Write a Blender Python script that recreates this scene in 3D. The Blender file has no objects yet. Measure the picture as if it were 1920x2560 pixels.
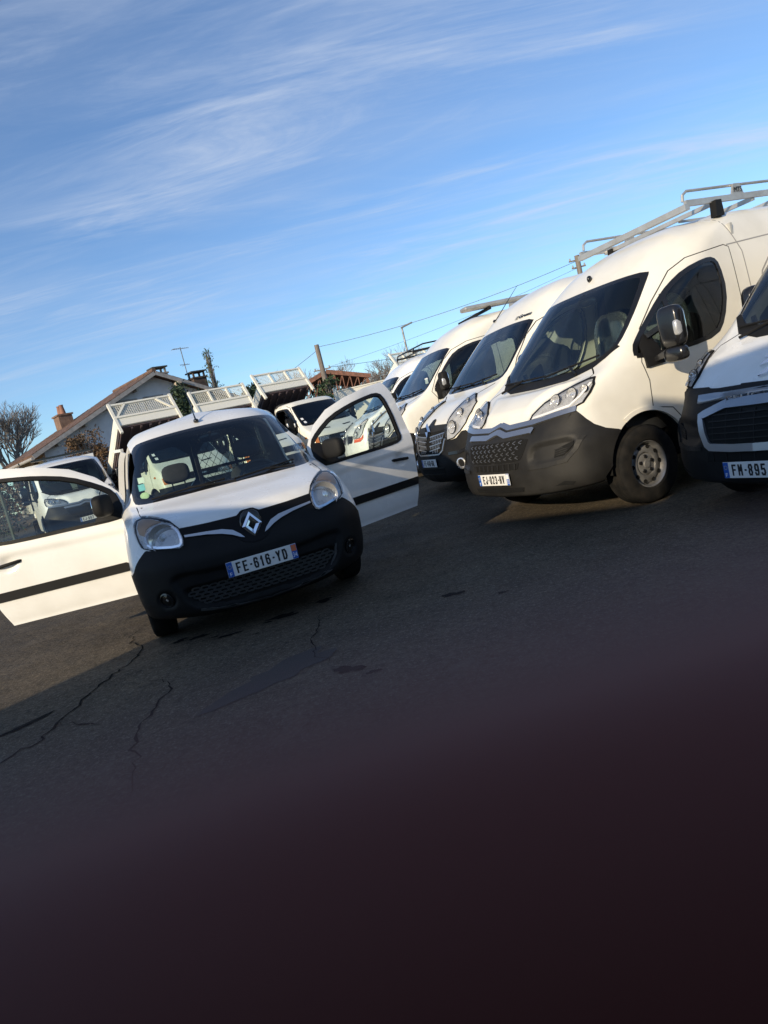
import bpy, bmesh, math, random
import numpy as np
from mathutils import Vector, Matrix
from mathutils.bvhtree import BVHTree
from mathutils.geometry import delaunay_2d_cdt

SC = bpy.context.scene
COL = SC.collection
R = math.radians
random.seed(7)

# ------------------------------------------------------------------ camera
cam = bpy.data.cameras.new('camera'); cam_o = bpy.data.objects.new('camera', cam); COL.objects.link(cam_o)
SC.camera = cam_o
cam.sensor_fit = 'HORIZONTAL'; cam.sensor_width = 36; cam.lens = 32.1
cam.clip_start = 0.002; cam.clip_end = 2000
PITCH, ROLL, CAMH = R(-7.117), R(13.85), 1.2345
f_ = Vector((0, math.cos(PITCH), math.sin(PITCH))); u_ = Vector((0, -math.sin(PITCH), math.cos(PITCH))); r_ = Vector((1, 0, 0))
cr, sr = math.cos(ROLL), math.sin(ROLL)
CR, CU, CF = r_*cr - u_*sr, r_*sr + u_*cr, f_
M4 = Matrix((CR, CU, -CF)).transposed().to_4x4(); M4.translation = (0, 0, CAMH)
cam_o.matrix_world = M4
cam.dof.use_dof = True; cam.dof.focus_distance = 7.0; cam.dof.aperture_fstop = 12.0      # a phone's small lens: 2.8 mm wide

# ------------------------------------------------------------------ daylight: low winter sun behind the photographer's left shoulder
SUN_AZ, SUN_EL = R(-128), R(18)
sdir = Vector((math.cos(SUN_AZ)*math.cos(SUN_EL), math.sin(SUN_AZ)*math.cos(SUN_EL), math.sin(SUN_EL)))
sun = bpy.data.lights.new('sun', 'SUN'); sun.energy = 2.7; sun.angle = R(0.6); sun.color = (1.0, .84, .60)
sun_o = bpy.data.objects.new('sun', sun); COL.objects.link(sun_o)
sun_o.rotation_euler = sdir.to_track_quat('Z', 'Y').to_euler(); sun_o.location = (-8, -10, 12)

world = bpy.data.worlds.new("World"); SC.world = world; world.use_nodes = True
nt = world.node_tree; nd = nt.nodes; lk = nt.links
bg = nd['Background']; bg.inputs[1].default_value = .105
sky = nd.new('ShaderNodeTexSky'); sky.sky_type = 'NISHITA'; sky.sun_disc = False
sky.sun_elevation = SUN_EL; sky.sun_rotation = math.atan2(sdir.x, sdir.y) % (2*math.pi)
sky.altitude = 100; sky.air_density = 1.0; sky.dust_density = .25; sky.ozone_density = 2.2
# thin cirrus: stretched noise laid out on a plane high above
tc = nd.new('ShaderNodeTexCoord'); sep = nd.new('ShaderNodeSeparateXYZ'); lk.new(tc.outputs['Generated'], sep.inputs[0])
def mth(op, a, b=None, c=None):
    n = nd.new('ShaderNodeMath'); n.operation = op
    for i, v in enumerate((a, b, c)):
        if v is None: continue
        if hasattr(v, 'links') or hasattr(v, 'is_output'): lk.new(v, n.inputs[i])
        else: n.inputs[i].default_value = v
    return n.outputs[0]
zc = mth('MAXIMUM', mth('ADD', sep.outputs[2], .06), .03)
px = mth('DIVIDE', sep.outputs[0], zc); py = mth('DIVIDE', sep.outputs[1], zc)
cmb = nd.new('ShaderNodeCombineXYZ'); lk.new(px, cmb.inputs[0]); lk.new(py, cmb.inputs[1])
def cloudnoise(rot, sx, sy, scale, det, rough, dist, lo, hi):
    mp = nd.new('ShaderNodeMapping'); mp.inputs['Rotation'].default_value = (0, 0, rot); mp.inputs['Scale'].default_value = (sx, sy, 1)
    lk.new(cmb.outputs[0], mp.inputs[0])
    nz = nd.new('ShaderNodeTexNoise'); nz.inputs['Scale'].default_value = scale; nz.inputs['Detail'].default_value = det
    nz.inputs['Roughness'].default_value = rough; nz.inputs['Distortion'].default_value = dist
    lk.new(mp.outputs[0], nz.inputs['Vector'])
    mr = nd.new('ShaderNodeMapRange'); mr.interpolation_type = 'SMOOTHSTEP'
    mr.inputs[1].default_value = lo; mr.inputs[2].default_value = hi
    lk.new(nz.outputs[0], mr.inputs[0]); return mr.outputs[0]
big = cloudnoise(.10, .45, .9, 1.0, 3, .5, .3, .36, .70)
streak = cloudnoise(.26, .36, 1.7, 1.9, 10, .64, 1.3, .40, .78)
fine = cloudnoise(-.12, .6, 2.6, 5.5, 9, .7, .6, .40, .85)
cl = mth('ADD', mth('MULTIPLY', big, mth('ADD', mth('MULTIPLY', streak, .72), mth('MULTIPLY', fine, .30))), mth('MULTIPLY', streak, .06))
fade = nd.new('ShaderNodeMapRange'); fade.inputs[1].default_value = .03; fade.inputs[2].default_value = .22; lk.new(sep.outputs[2], fade.inputs[0])
veil = cloudnoise(.18, .5, 1.2, .75, 4, .55, .4, .34, .66)
cl = mth('ADD', cl, mth('ADD', mth('MULTIPLY', veil, .16), .01))
cl = mth('MINIMUM', mth('MULTIPLY', cl, fade.outputs[0]), .80)
mix = nd.new('ShaderNodeMix'); mix.data_type = 'RGBA'
tint = nd.new('ShaderNodeMix'); tint.data_type = 'RGBA'; tint.blend_type = 'MULTIPLY'; tint.inputs[0].default_value = 1; tint.inputs[7].default_value = (.57, .71, .87, 1)
lk.new(sky.outputs[0], tint.inputs[6])
lk.new(cl, mix.inputs[0]); lk.new(tint.outputs[2], mix.inputs[6]); mix.inputs[7].default_value = (3.1, 3.5, 4.2, 1)
lk.new(mix.outputs[2], bg.inputs[0])

vs = SC.view_settings; vs.view_transform = 'Standard'; vs.look = 'None'; vs.gamma = 1; vs.exposure = 0.96; vs.use_curve_mapping = False
SC.render.film_transparent = False

# ------------------------------------------------------------------ geometry helpers (plain numpy)
def pchip(P, n):
    """shape-preserving cubic through control rows P[k,...]; n[k] samples in span k"""
    P = np.asarray(P, float); K = len(P)
    d = np.diff(P, axis=0)
    m = np.zeros_like(P)
    a, b = d[:-1], d[1:]
    prod = a * b
    with np.errstate(divide='ignore', invalid='ignore'):
        h = np.where(prod > 0, 2 * prod / (a + b), 0.0)
    m[1:-1] = np.nan_to_num(h)
    m[0] = 0.75 * d[0] if K > 2 else d[0]
    m[-1] = d[-1]
    out = []
    for k in range(K - 1):
        t = np.linspace(0, 1, n[k], endpoint=False)
        t = t.reshape((-1,) + (1,) * (P.ndim - 1))
        h00 = 2*t**3 - 3*t**2 + 1; h10 = t**3 - 2*t**2 + t
        h01 = -2*t**3 + 3*t**2; h11 = t**3 - t**2
        out.append(h00*P[k] + h10*m[k] + h01*P[k+1] + h11*m[k+1])
    out.append(P[-1:])
    return np.concatenate(out, 0)

def pip(pts, poly):
    x, y = pts[:, 0], pts[:, 1]; inside = np.zeros(len(pts), bool)
    n = len(poly)
    for i in range(n):
        x0, y0 = poly[i]; x1, y1 = poly[(i+1) % n]
        c = (y0 > y) != (y1 > y)
        if y0 != y1:
            inside ^= c & (x < (x1-x0)*(y-y0)/(y1-y0) + x0)
    return inside

def nearest_on(pts, poly):
    best = np.full(len(pts), 1e9); res = np.array(pts, float)
    n = len(poly)
    for i in range(n):
        a = np.array(poly[i], float); b = np.array(poly[(i+1) % n], float)
        ab = b - a; L = ab @ ab
        if L < 1e-14: continue
        t = np.clip(((pts - a) @ ab) / L, 0, 1)
        q = a + t[:, None]*ab
        d = np.hypot(*(pts - q).T)
        k = d < best
        best[k] = d[k]; res[k] = q[k]
    return res, best

def smooth_poly(pts, it=2):
    """round the corners of an outline (Chaikin)"""
    p = np.array(pts, float)
    for _ in range(it):
        q = np.roll(p, -1, 0)
        p = np.stack([0.75*p + 0.25*q, 0.25*p + 0.75*q], 1).reshape(-1, 2)
    return p

def mir(pts):
    """complete an outline given for y>=0, listed from centre line to centre line"""
    p = [tuple(a) for a in pts]
    return p + [(-a, b) for a, b in reversed(p) if abs(a) > 1e-6]

def inset(poly, d):
    """shrink an outline by d"""
    p = np.array(poly, float)
    a = np.sum(p[:, 0]*np.roll(p[:, 1], -1) - np.roll(p[:, 0], -1)*p[:, 1])
    s = 1 if a > 0 else -1
    e0 = p - np.roll(p, 1, 0); e1 = np.roll(p, -1, 0) - p
    def nrm(e):
        l = np.hypot(e[:, 0], e[:, 1]); l[l < 1e-9] = 1
        return np.stack([-e[:, 1], e[:, 0]], 1)/l[:, None]*s
    n = nrm(e0) + nrm(e1)
    l = np.hypot(n[:, 0], n[:, 1]); l[l < .3] = .3
    return p + n/l[:, None]*d

AX = {'yz': (1, 2, 0), 'xz': (0, 2, 1), 'xy': (0, 1, 2)}

class Shell:
    def __init__(s, V, F):
        s.V = np.array(V, float); s.F = np.array(F, int); s.lab = np.array(['body']*len(F), dtype=object)
        s.normals()
    def normals(s):
        V, F = s.V, s.F
        n = np.cross(V[F[:, 2]] - V[F[:, 0]], V[F[:, 3]] - V[F[:, 1]])
        N = np.zeros_like(V)
        for k in range(4): np.add.at(N, F[:, k], n)
        l = np.linalg.norm(N, axis=1); l[l < 1e-12] = 1
        s.N = N/l[:, None]
    def weld(s, eps=1e-5):
        key = np.round(s.V/eps).astype(np.int64)
        _, idx, inv = np.unique(key, axis=0, return_index=True, return_inverse=True)
        inv = inv.reshape(-1)
        s.V = s.V[idx]; s.F = inv[s.F]
        # drop faces that collapsed to a line
        ok = np.array([len(set(f)) >= 3 for f in s.F.tolist()])
        s.F = s.F[ok]; s.lab = s.lab[ok]; s.normals()
    def emboss(s, poly, plane, depth, soft=.02, cond=None):
        """push what lies inside the outline in (depth<0) or out, with a soft wall"""
        a, b, c = AX[plane]
        P = s.V[:, [a, b]]
        m = np.ones(len(P), bool) if cond is None else cond(s.V, s.N)
        ins = pip(P, poly) & m
        _, d = nearest_on(P[ins], poly)
        t = np.clip(d/soft, 0, 1); t = t*t*(3-2*t)
        s.V[ins] += s.N[ins]*(depth*t)[:, None]
        s.normals()
    def region(s, poly, plane, name, cond=None, only=None, snap=True):
        a, b, c = AX[plane]
        poly = np.array(poly, float)
        C = s.V[s.F].mean(1); Nf = s.N[s.F].mean(1)
        el = np.ones(len(C), bool) if cond is None else cond(C, Nf)
        if only is not None: el &= np.isin(s.lab, only)
        ins = el & pip(C[:, [a, b]], poly)
        if snap and ins.any():
            vi = np.zeros(len(s.V), bool); vi[s.F[ins].ravel()] = True
            vo = np.zeros(len(s.V), bool); vo[s.F[~ins & (s.lab != name)].ravel()] = True
            k = np.where(vi & vo)[0]
            q, d = nearest_on(s.V[k][:, [a, b]], poly)
            ok = d < .06
            k, q = k[ok], q[ok]
            da, db = q[:, 0]-s.V[k, a], q[:, 1]-s.V[k, b]
            nc = s.N[k, c]; nc = np.where(np.abs(nc) < .25, np.where(nc < 0, -.25, .25), nc)
            dc = np.clip(-(s.N[k, a]*da + s.N[k, b]*db)/nc, -.04, .04)
            s.V[k, a] += da; s.V[k, b] += db; s.V[k, c] += dc
        s.lab[ins] = name
        return int(ins.sum())
    def relabel(s, name, fn):
        C = s.V[s.F].mean(1); Nf = s.N[s.F].mean(1)
        s.lab[fn(C, Nf, s.lab)] = name
    def hit(s, o, d):
        """nearest hit of a ray (brute force), for placing fittings on the skin"""
        best = None
        V, F = s.V, s.F
        for tri in ((0, 1, 2), (0, 2, 3)):
            A, B, C = V[F[:, tri[0]]], V[F[:, tri[1]]], V[F[:, tri[2]]]
            e1, e2 = B-A, C-A
            p = np.cross(d, e2); det = np.einsum('ij,ij->i', e1, p)
            with np.errstate(divide='ignore', invalid='ignore'):
                inv = 1/det; tv = o-A; u = np.einsum('ij,ij->i', tv, p)*inv
                q = np.cross(tv, e1); v = (q@d)*inv; t = np.einsum('ij,ij->i', e2, q)*inv
            ok = (np.abs(det) > 1e-12) & (u >= -1e-6) & (v >= -1e-6) & (u+v <= 1+1e-6) & (t > 1e-6)
            if ok.any():
                i = np.where(ok)[0][np.argmin(t[ok])]
                if best is None or t[i] < best[0]: best = (t[i], s.N[F[i]].mean(0))
        if best is None: return None, None
        return np.asarray(o)+best[0]*np.asarray(d), best[1]
    def at(s, plane, a, b, sign=1):
        """point and normal on the skin at (a,b) of a projection, from the +/- side"""
        ia, ib, ic = AX[plane]
        o = np.zeros(3); o[ia] = a; o[ib] = b; o[ic] = 20*sign
        d = np.zeros(3); d[ic] = -sign
        return s.hit(o, d)

def van_body(levels, nu, nv, roof):
    """levels: rows of control points around the half body (front centre -> rear centre), listed bottom to top;
    roof: centre line row (y=0). Returns the closed mirrored shell."""
    P = np.array(levels + [roof], float)            # (L, C, 3)
    G = pchip(P, nv)                                # along height
    G = pchip(np.swapaxes(G, 0, 1), nu)             # around
    nU, nV = G.shape[:2]
    V = G.reshape(-1, 3)
    i, j = np.meshgrid(np.arange(nU-1), np.arange(nV-1), indexing='ij')
    a = (i*nV+j).ravel(); b = ((i+1)*nV+j).ravel(); c = ((i+1)*nV+j+1).ravel(); d = (i*nV+j+1).ravel()
    F = np.stack([a, b, c, d], 1)
    V2 = V*np.array([1, -1, 1]); F2 = F[:, ::-1] + len(V)
    S = Shell(np.concatenate([V, V2]), np.concatenate([F, F2]))
    S.weld()
    return S

def LV(zf, zc, zs, zr, xf, xc, xd, wc, ws, wr, xr, xm=None, bow=(.10, .42), f=(.48, .83)):
    """one level of a van: front centre, two bowed points, front corner, door front, middle, rear side, rear corner, rear centre"""
    s = xf-xc
    xm = (xd+xr)/2 if xm is None else xm
    return [(xf, 0, zf), (xf-bow[0]*s, f[0]*wc, zf+(zc-zf)*.12), (xf-bow[1]*s, f[1]*wc, zf+(zc-zf)*.5), (xc, wc, zc),
            (xd, ws, zs), (xm, ws, (zs+zr)/2), (xr+.30, wr, zr), (xr+.03, wr-.09, zr), (xr, 0, zr)]

# ------------------------------------------------------------------ materials
MATS = {}
def mat(name, col, rough=.5, metal=0.0, spec=.5, coat=0.0, **kw):
    if name in MATS: return MATS[name]
    m = bpy.data.materials.new(name); m.use_nodes = True
    b = m.node_tree.nodes['Principled BSDF']
    b.inputs['Base Color'].default_value = (*col, 1); b.inputs['Roughness'].default_value = rough
    b.inputs['Metallic'].default_value = metal; b.inputs['Specular IOR Level'].default_value = spec
    b.inputs['Coat Weight'].default_value = coat; b.inputs['Coat Roughness'].default_value = .04
    MATS[name] = m
    return m
def noise_mat(name, c1, c2, scale=8, rough=(.4, .6), bump=.0, detail=6, metal=0, coat=0, stretch=(1, 1, 1), lo=.35, hi=.65, bscale=None):
    m = mat(name, c1, .5, metal, coat=coat); n = m.node_tree.nodes; l = m.node_tree.links; b = n['Principled BSDF']
    t = n.new('ShaderNodeTexCoord'); mp = n.new('ShaderNodeMapping'); mp.inputs['Scale'].default_value = stretch; l.new(t.outputs['Object'], mp.inputs[0])
    z = n.new('ShaderNodeTexNoise'); z.inputs['Scale'].default_value = scale; z.inputs['Detail'].default_value = detail; l.new(mp.outputs[0], z.inputs['Vector'])
    r = n.new('ShaderNodeMapRange'); r.inputs[1].default_value = lo; r.inputs[2].default_value = hi; l.new(z.outputs[0], r.inputs[0])
    x = n.new('ShaderNodeMix'); x.data_type = 'RGBA'; x.inputs[6].default_value = (*c1, 1); x.inputs[7].default_value = (*c2, 1)
    l.new(r.outputs[0], x.inputs[0]); l.new(x.outputs[2], b.inputs['Base Color'])
    rr = n.new('ShaderNodeMapRange'); rr.inputs[3].default_value = rough[0]; rr.inputs[4].default_value = rough[1]; l.new(r.outputs[0], rr.inputs[0]); l.new(rr.outputs[0], b.inputs['Roughness'])
    if bump:
        z2 = n.new('ShaderNodeTexNoise'); z2.inputs['Scale'].default_value = bscale or scale*6; z2.inputs['Detail'].default_value = 4; l.new(mp.outputs[0], z2.inputs['Vector'])
        bp = n.new('ShaderNodeBump'); bp.inputs['Strength'].default_value = bump; bp.inputs['Distance'].default_value = .01; l.new(z2.outputs[0], bp.inputs['Height']); l.new(bp.outputs[0], b.inputs['Normal'])
    return m
def glass_mat(name, tint, rough=0.0, ior=1.5, boost=1.0):
    m = bpy.data.materials.new(name); m.use_nodes = True; n = m.node_tree.nodes; l = m.node_tree.links
    for x in list(n): n.remove(x)
    o = n.new('ShaderNodeOutputMaterial'); t = n.new('ShaderNodeBsdfTransparent'); t.inputs[0].default_value = (*tint, 1)
    g = n.new('ShaderNodeBsdfGlossy'); g.inputs['Roughness'].default_value = rough; g.inputs[0].default_value = (1, 1, 1, 1)
    f = n.new('ShaderNodeFresnel'); f.inputs[0].default_value = ior
    k = n.new('ShaderNodeMath'); k.operation = 'MULTIPLY'; k.inputs[1].default_value = boost; k.use_clamp = True; l.new(f.outputs[0], k.inputs[0])
    x = n.new('ShaderNodeMixShader'); l.new(k.outputs[0], x.inputs[0]); l.new(t.outputs[0], x.inputs[1]); l.new(g.outputs[0], x.inputs[2]); l.new(x.outputs[0], o.inputs[0])
    MATS[name] = m; return m

PAINT = noise_mat('white paint', (.80, .795, .77), (.70, .69, .655), 2.6, (.26, .42), coat=.5, detail=9, lo=.42, hi=.72)
PAINT2 = noise_mat('cream white paint', (.80, .765, .67), (.70, .665, .575), 2.4, (.28, .45), coat=.5, detail=9, lo=.42, hi=.72)
PLAST = noise_mat('grained black plastic', (.009, .009, .0095), (.014, .014, .0145), 5, (.52, .66), .15, bscale=400)
PLASTG = noise_mat('faded grey plastic', (.014, .0135, .013), (.022, .021, .0195), 4, (.48, .62), .15, bscale=300)
for _m, _s in ((PLAST, .16), (PLASTG, .22)): _m.node_tree.nodes['Principled BSDF'].inputs['Specular IOR Level'].default_value = _s
GLOSSB = mat('gloss black', (.010, .010, .011), .22, coat=.15)
GAP = mat('panel gap', (.012, .012, .012), .8, spec=.1)
RUB = noise_mat('tyre rubber', (.009, .009, .009), (.020, .018, .016), 12, (.85, .95), .2)
RUB.node_tree.nodes['Principled BSDF'].inputs['Specular IOR Level'].default_value = .15
SILV = mat('silver trim', (.42, .43, .45), .30, .85)
CHROME = mat('chrome', (.85, .86, .88), .08, 1.0)
STEEL = noise_mat('painted steel rim', (.34, .34, .34), (.16, .155, .15), 9, (.35, .5), metal=.6)
ALU = noise_mat('aluminium tube', (.50, .49, .47), (.38, .37, .35), 6, (.35, .5), metal=.55)
REFL = mat('lamp reflector', (.80, .80, .80), .18, .75)
HOUS = noise_mat('lamp housing', (.46, .465, .47), (.66, .66, .65), 9, (.2, .4), metal=.4)
AMBER = mat('amber lens', (.55, .17, .03), .2)
RED = mat('red print', (.55, .07, .03), .4)
PLATE = mat('plate white', (.74, .74, .72), .35)
PLBLUE = mat('plate blue', (.015, .10, .42), .35)
INK = mat('black print', (.010, .010, .012), .5)
WPRINT = mat('white print', (.8, .8, .8), .5)
LINING = mat('grey trim', (.055, .056, .06), .9, spec=.2)
LIGHTLIN = mat('pale lining', (.40, .40, .38), .8, spec=.2)
SEAT = noise_mat('seat cloth', (.018, .019, .022), (.03, .03, .034), 30, (.85, .95))
DASH = mat('dashboard plastic', (.02, .021, .023), .6)
GLASS = glass_mat('clear car glass', (.74, .84, .79), 0.0, 1.5, 1.15)
DGLASS = glass_mat('dark tinted glass', (.30, .36, .36), 0.0, 1.5, 1.2)
LENS = glass_mat('lamp lens', (.96, .96, .96), .03, 1.4, .8)
FILM = glass_mat('plastic film', (.88, .88, .86), .25, 1.5, 1.6)
MIRR = mat('mirror glass', (.7, .75, .8), .03, 1.0)

# ------------------------------------------------------------------ objects
def link(o, parent=None):
    COL.objects.link(o)
    if parent is not None: o.parent = parent
    return o
def tag(o, label=None, cat=None, group=None, kind=None):
    if label: o['label'] = label
    if cat: o['category'] = cat
    if group: o['group'] = group
    if kind: o['kind'] = kind
    return o
def thing(name, label, cat, loc=(0, 0, 0), rz=0, group=None):
    o = bpy.data.objects.new(name, None); o.empty_display_size = .3; link(o)
    o.location = loc; o.rotation_euler = (0, 0, rz)
    return tag(o, label, cat, group)
def mesh_obj(name, V, F, m, parent=None, smooth=False, N=None):
    me = bpy.data.meshes.new(name)
    me.from_pydata([tuple(map(float, v)) for v in V], [], [tuple(dict.fromkeys(map(int, f))) for f in F])
    me.materials.append(m)
    if smooth or N is not None: me.polygons.foreach_set('use_smooth', [True]*len(me.polygons))
    if N is not None: me.normals_split_custom_set_from_vertices([tuple(map(float, n)) for n in N])
    me.update()
    return link(bpy.data.objects.new(name, me), parent)

class MB:
    """collects shapes for ONE mesh"""
    def __init__(s): s.V = []; s.F = []
    def add(s, V, F):
        n = len(s.V); s.V += [tuple(v) for v in V]; s.F += [tuple(i+n for i in f) for f in F]; return s
    def box(s, c, d, rot=None, bev=0.0):
        x, y, z = d[0]/2, d[1]/2, d[2]/2
        if bev <= 0:
            V = [(a*x, b*y, e*z) for a in (-1, 1) for b in (-1, 1) for e in (-1, 1)]
            F = [(0, 1, 3, 2), (4, 6, 7, 5), (0, 4, 5, 1), (2, 3, 7, 6), (0, 2, 6, 4), (1, 5, 7, 3)]
        else:
            bm = bmesh.new(); bmesh.ops.create_cube(bm, size=1)
            for v in bm.verts: v.co = (v.co.x*d[0], v.co.y*d[1], v.co.z*d[2])
            bmesh.ops.bevel(bm, geom=bm.edges[:]+bm.verts[:], offset=min(bev, .49*min(d)), segments=2, profile=.5, affect='EDGES')
            bm.verts.index_update(); V = [v.co.copy() for v in bm.verts]; F = [[v.index for v in f.verts] for f in bm.faces]; bm.free()
        m = rot if rot is not None else Matrix.Identity(3)
        return s.add([m @ Vector(v) + Vector(c) for v in V], F)
    def bar(s, a, b, w, h=None, up=(0, 0, 1)):
        a, b = Vector(a), Vector(b); d = b-a; L = d.length
        if L < 1e-6: return s
        x = d/L; u = Vector(up)
        if abs(x.dot(u)) > .98: u = Vector((1, 0, 0))
        y = u.cross(x).normalized(); z = x.cross(y)
        return s.box((a+b)/2, (L, w, h or w), Matrix((x, y, z)).transposed())
    def tube(s, pts, r, n=8, caps=True):
        pts = [Vector(p) for p in pts]; rs = r if isinstance(r, (list, tuple)) else [r]*len(pts)
        V = []; F = []; ref = None
        for i, p in enumerate(pts):
            d = (pts[min(i+1, len(pts)-1)] - pts[max(i-1, 0)]).normalized()
            if ref is None: ref = Vector((0, 0, 1)) if abs(d.z) < .9 else Vector((1, 0, 0))
            y = ref.cross(d)
            if y.length < 1e-4: y = Vector((0, 1, 0)).cross(d)
            y.normalize(); z = d.cross(y); ref = z
            for k in range(n):
                a = 2*math.pi*k/n; V.append(p + y*(math.cos(a)*rs[i]) + z*(math.sin(a)*rs[i]))
        for i in range(len(pts)-1):
            for k in range(n):
                k2 = (k+1) % n; F.append((i*n+k, i*n+k2, (i+1)*n+k2, (i+1)*n+k))
        if caps: F.append(tuple(reversed(range(n)))); F.append(tuple(range((len(pts)-1)*n, len(pts)*n)))
        return s.add(V, F)
    def lathe(s, prof, o, axis, n=32):
        """profile [(r, h)] turned about an axis through o"""
        ax = Vector(axis).normalized(); t = Vector((0, 0, 1)) if abs(ax.z) < .9 else Vector((1, 0, 0))
        x = t.cross(ax).normalized(); y = ax.cross(x); V = []; F = []
        for r, h in prof:
            for k in range(n):
                a = 2*math.pi*k/n; V.append(Vector(o) + ax*h + (x*math.cos(a)+y*math.sin(a))*r)
        for i in range(len(prof)-1):
            for k in range(n):
                k2 = (k+1) % n; F.append((i*n+k, i*n+k2, (i+1)*n+k2, (i+1)*n+k))
        return s.add(V, F)
    def prism(s, pts, o, u, v, depth):
        """flat outline pts in axes u,v at o, given thickness along u x v"""
        u, v = Vector(u), Vector(v); w = u.cross(v); n = len(pts)
        V = [Vector(o)+u*a+v*b for a, b in pts] + [Vector(o)+u*a+v*b-w*depth for a, b in pts]
        tri = delaunay_2d_cdt([Vector(p) for p in pts], [], [list(range(n))], 1, 1e-6)[2]
        F = [tuple(t) for t in tri if max(t) < n] + [tuple(reversed([i+n for i in t])) for t in tri if max(t) < n]
        F += [(i, i+n, (i+1) % n+n, (i+1) % n) for i in range(n)]
        return s.add(V, F)
    def blob(s, c, d, n=10, p=2.6, rot=None):
        """superellipsoid"""
        V = []; F = []; m = rot if rot is not None else Matrix.Identity(3)
        sg = lambda a: math.copysign(abs(a)**(2/p), a)
        for i in range(n+1):
            a = -math.pi/2+math.pi*i/n
            for k in range(2*n):
                b = math.pi*k/n
                V.append(m @ Vector((d[0]/2*sg(math.cos(a))*sg(math.cos(b)), d[1]/2*sg(math.cos(a))*sg(math.sin(b)), d[2]/2*sg(math.sin(a)))) + Vector(c))
        for i in range(n):
            for k in range(2*n):
                k2 = (k+1) % (2*n); F.append((i*2*n+k, i*2*n+k2, (i+1)*2*n+k2, (i+1)*2*n+k))
        return s.add(V, F)
    def build(s, name, m, parent=None, smooth=False, angle=None):
        o = mesh_obj(name, s.V, s.F, m, parent)
        if smooth:
            o.data.polygons.foreach_set('use_smooth', [True]*len(o.data.polygons))
            o.data.set_sharp_from_angle(angle=angle or R(38))
        return o

def text_mesh(name, body, h, w, m, parent, o, u, v, depth=.001, bold=0.0):
    """raised lettering: height h, total width w, at o with axes u (reading) and v (up)"""
    c = bpy.data.curves.new(name, 'FONT'); c.body = body; c.size = 1; c.extrude = .01; c.align_x = 'CENTER'; c.align_y = 'CENTER'
    c.resolution_u = 3
    t = bpy.data.objects.new(name, c); COL.objects.link(t)
    dg = bpy.context.evaluated_depsgraph_get(); dg.update()
    me = bpy.data.meshes.new_from_object(t.evaluated_get(dg)); bpy.data.objects.remove(t); bpy.data.curves.remove(c)
    P = np.array([v_.co[:] for v_ in me.vertices]); lo, hi = P.min(0), P.max(0); ce = (lo+hi)/2; sz = hi-lo
    u, v = Vector(u), Vector(v); nn = u.cross(v)
    for q in me.vertices:
        x = (q.co.x-ce[0])/sz[0]*w; y = (q.co.y-ce[1])/sz[1]*h; z = (q.co.z-ce[2])/max(sz[2], 1e-6)*depth
        q.co = Vector(o)+u*x+v*y+nn*z
    if bold:        # heavier strokes: the letters doubled with a small sideways step
        bm = bmesh.new(); bm.from_mesh(me); g = bmesh.ops.duplicate(bm, geom=bm.verts[:]+bm.edges[:]+bm.faces[:])
        dv = [e for e in g['geom'] if isinstance(e, bmesh.types.BMVert)]; ds = set(dv)
        for q in bm.verts: q.co += u*(bold*h if q in ds else -bold*h)+nn*(.0002 if q in ds else 0)
        bm.to_mesh(me); bm.free()
    me.materials.clear(); me.materials.append(m); me.name = name
    return link(bpy.data.objects.new(name, me), parent)

# ---- pieces of a vehicle skin
def shell_obj(S, labs, name, m, parent, off=0.0, skirt=0.0, flip=False, xform=None):
    labs = [labs] if isinstance(labs, str) else labs
    F = S.F[np.isin(S.lab, labs)]
    if len(F) == 0: return None
    used, inv = np.unique(F.ravel(), return_inverse=True); F2 = inv.reshape(F.shape)
    V = S.V[used] + S.N[used]*off; N = S.N[used].copy()
    if flip: F2 = F2[:, ::-1]; N = -N
    F2 = [tuple(dict.fromkeys(f)) for f in F2.tolist()]; F2 = [f for f in F2 if len(f) > 2]
    if skirt:
        cnt = {}
        for f in F2:
            for i in range(len(f)):
                a, b = f[i], f[(i+1) % len(f)]
                if (b, a) in cnt: del cnt[(b, a)]
                else: cnt[(a, b)] = 1
        n0 = len(V); nv = []; nn = []
        for a, b in cnt:
            k = n0+len(nv); d = skirt if not flip else -skirt
            nv += [V[a], V[b], V[b]-S.N[used][b]*d, V[a]-S.N[used][a]*d]; nn += [(0, 0, 0)]*4
            F2.append((k+3, k+2, k+1, k))
        V = np.concatenate([V, nv]); N = np.concatenate([N, nn])
    if xform is not None:
        V = np.array([xform @ Vector(p) for p in V]); R3 = xform.to_3x3(); N = np.array([R3 @ Vector(p) for p in N])
    return mesh_obj(name, V, F2, m, parent, N=N)

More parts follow.
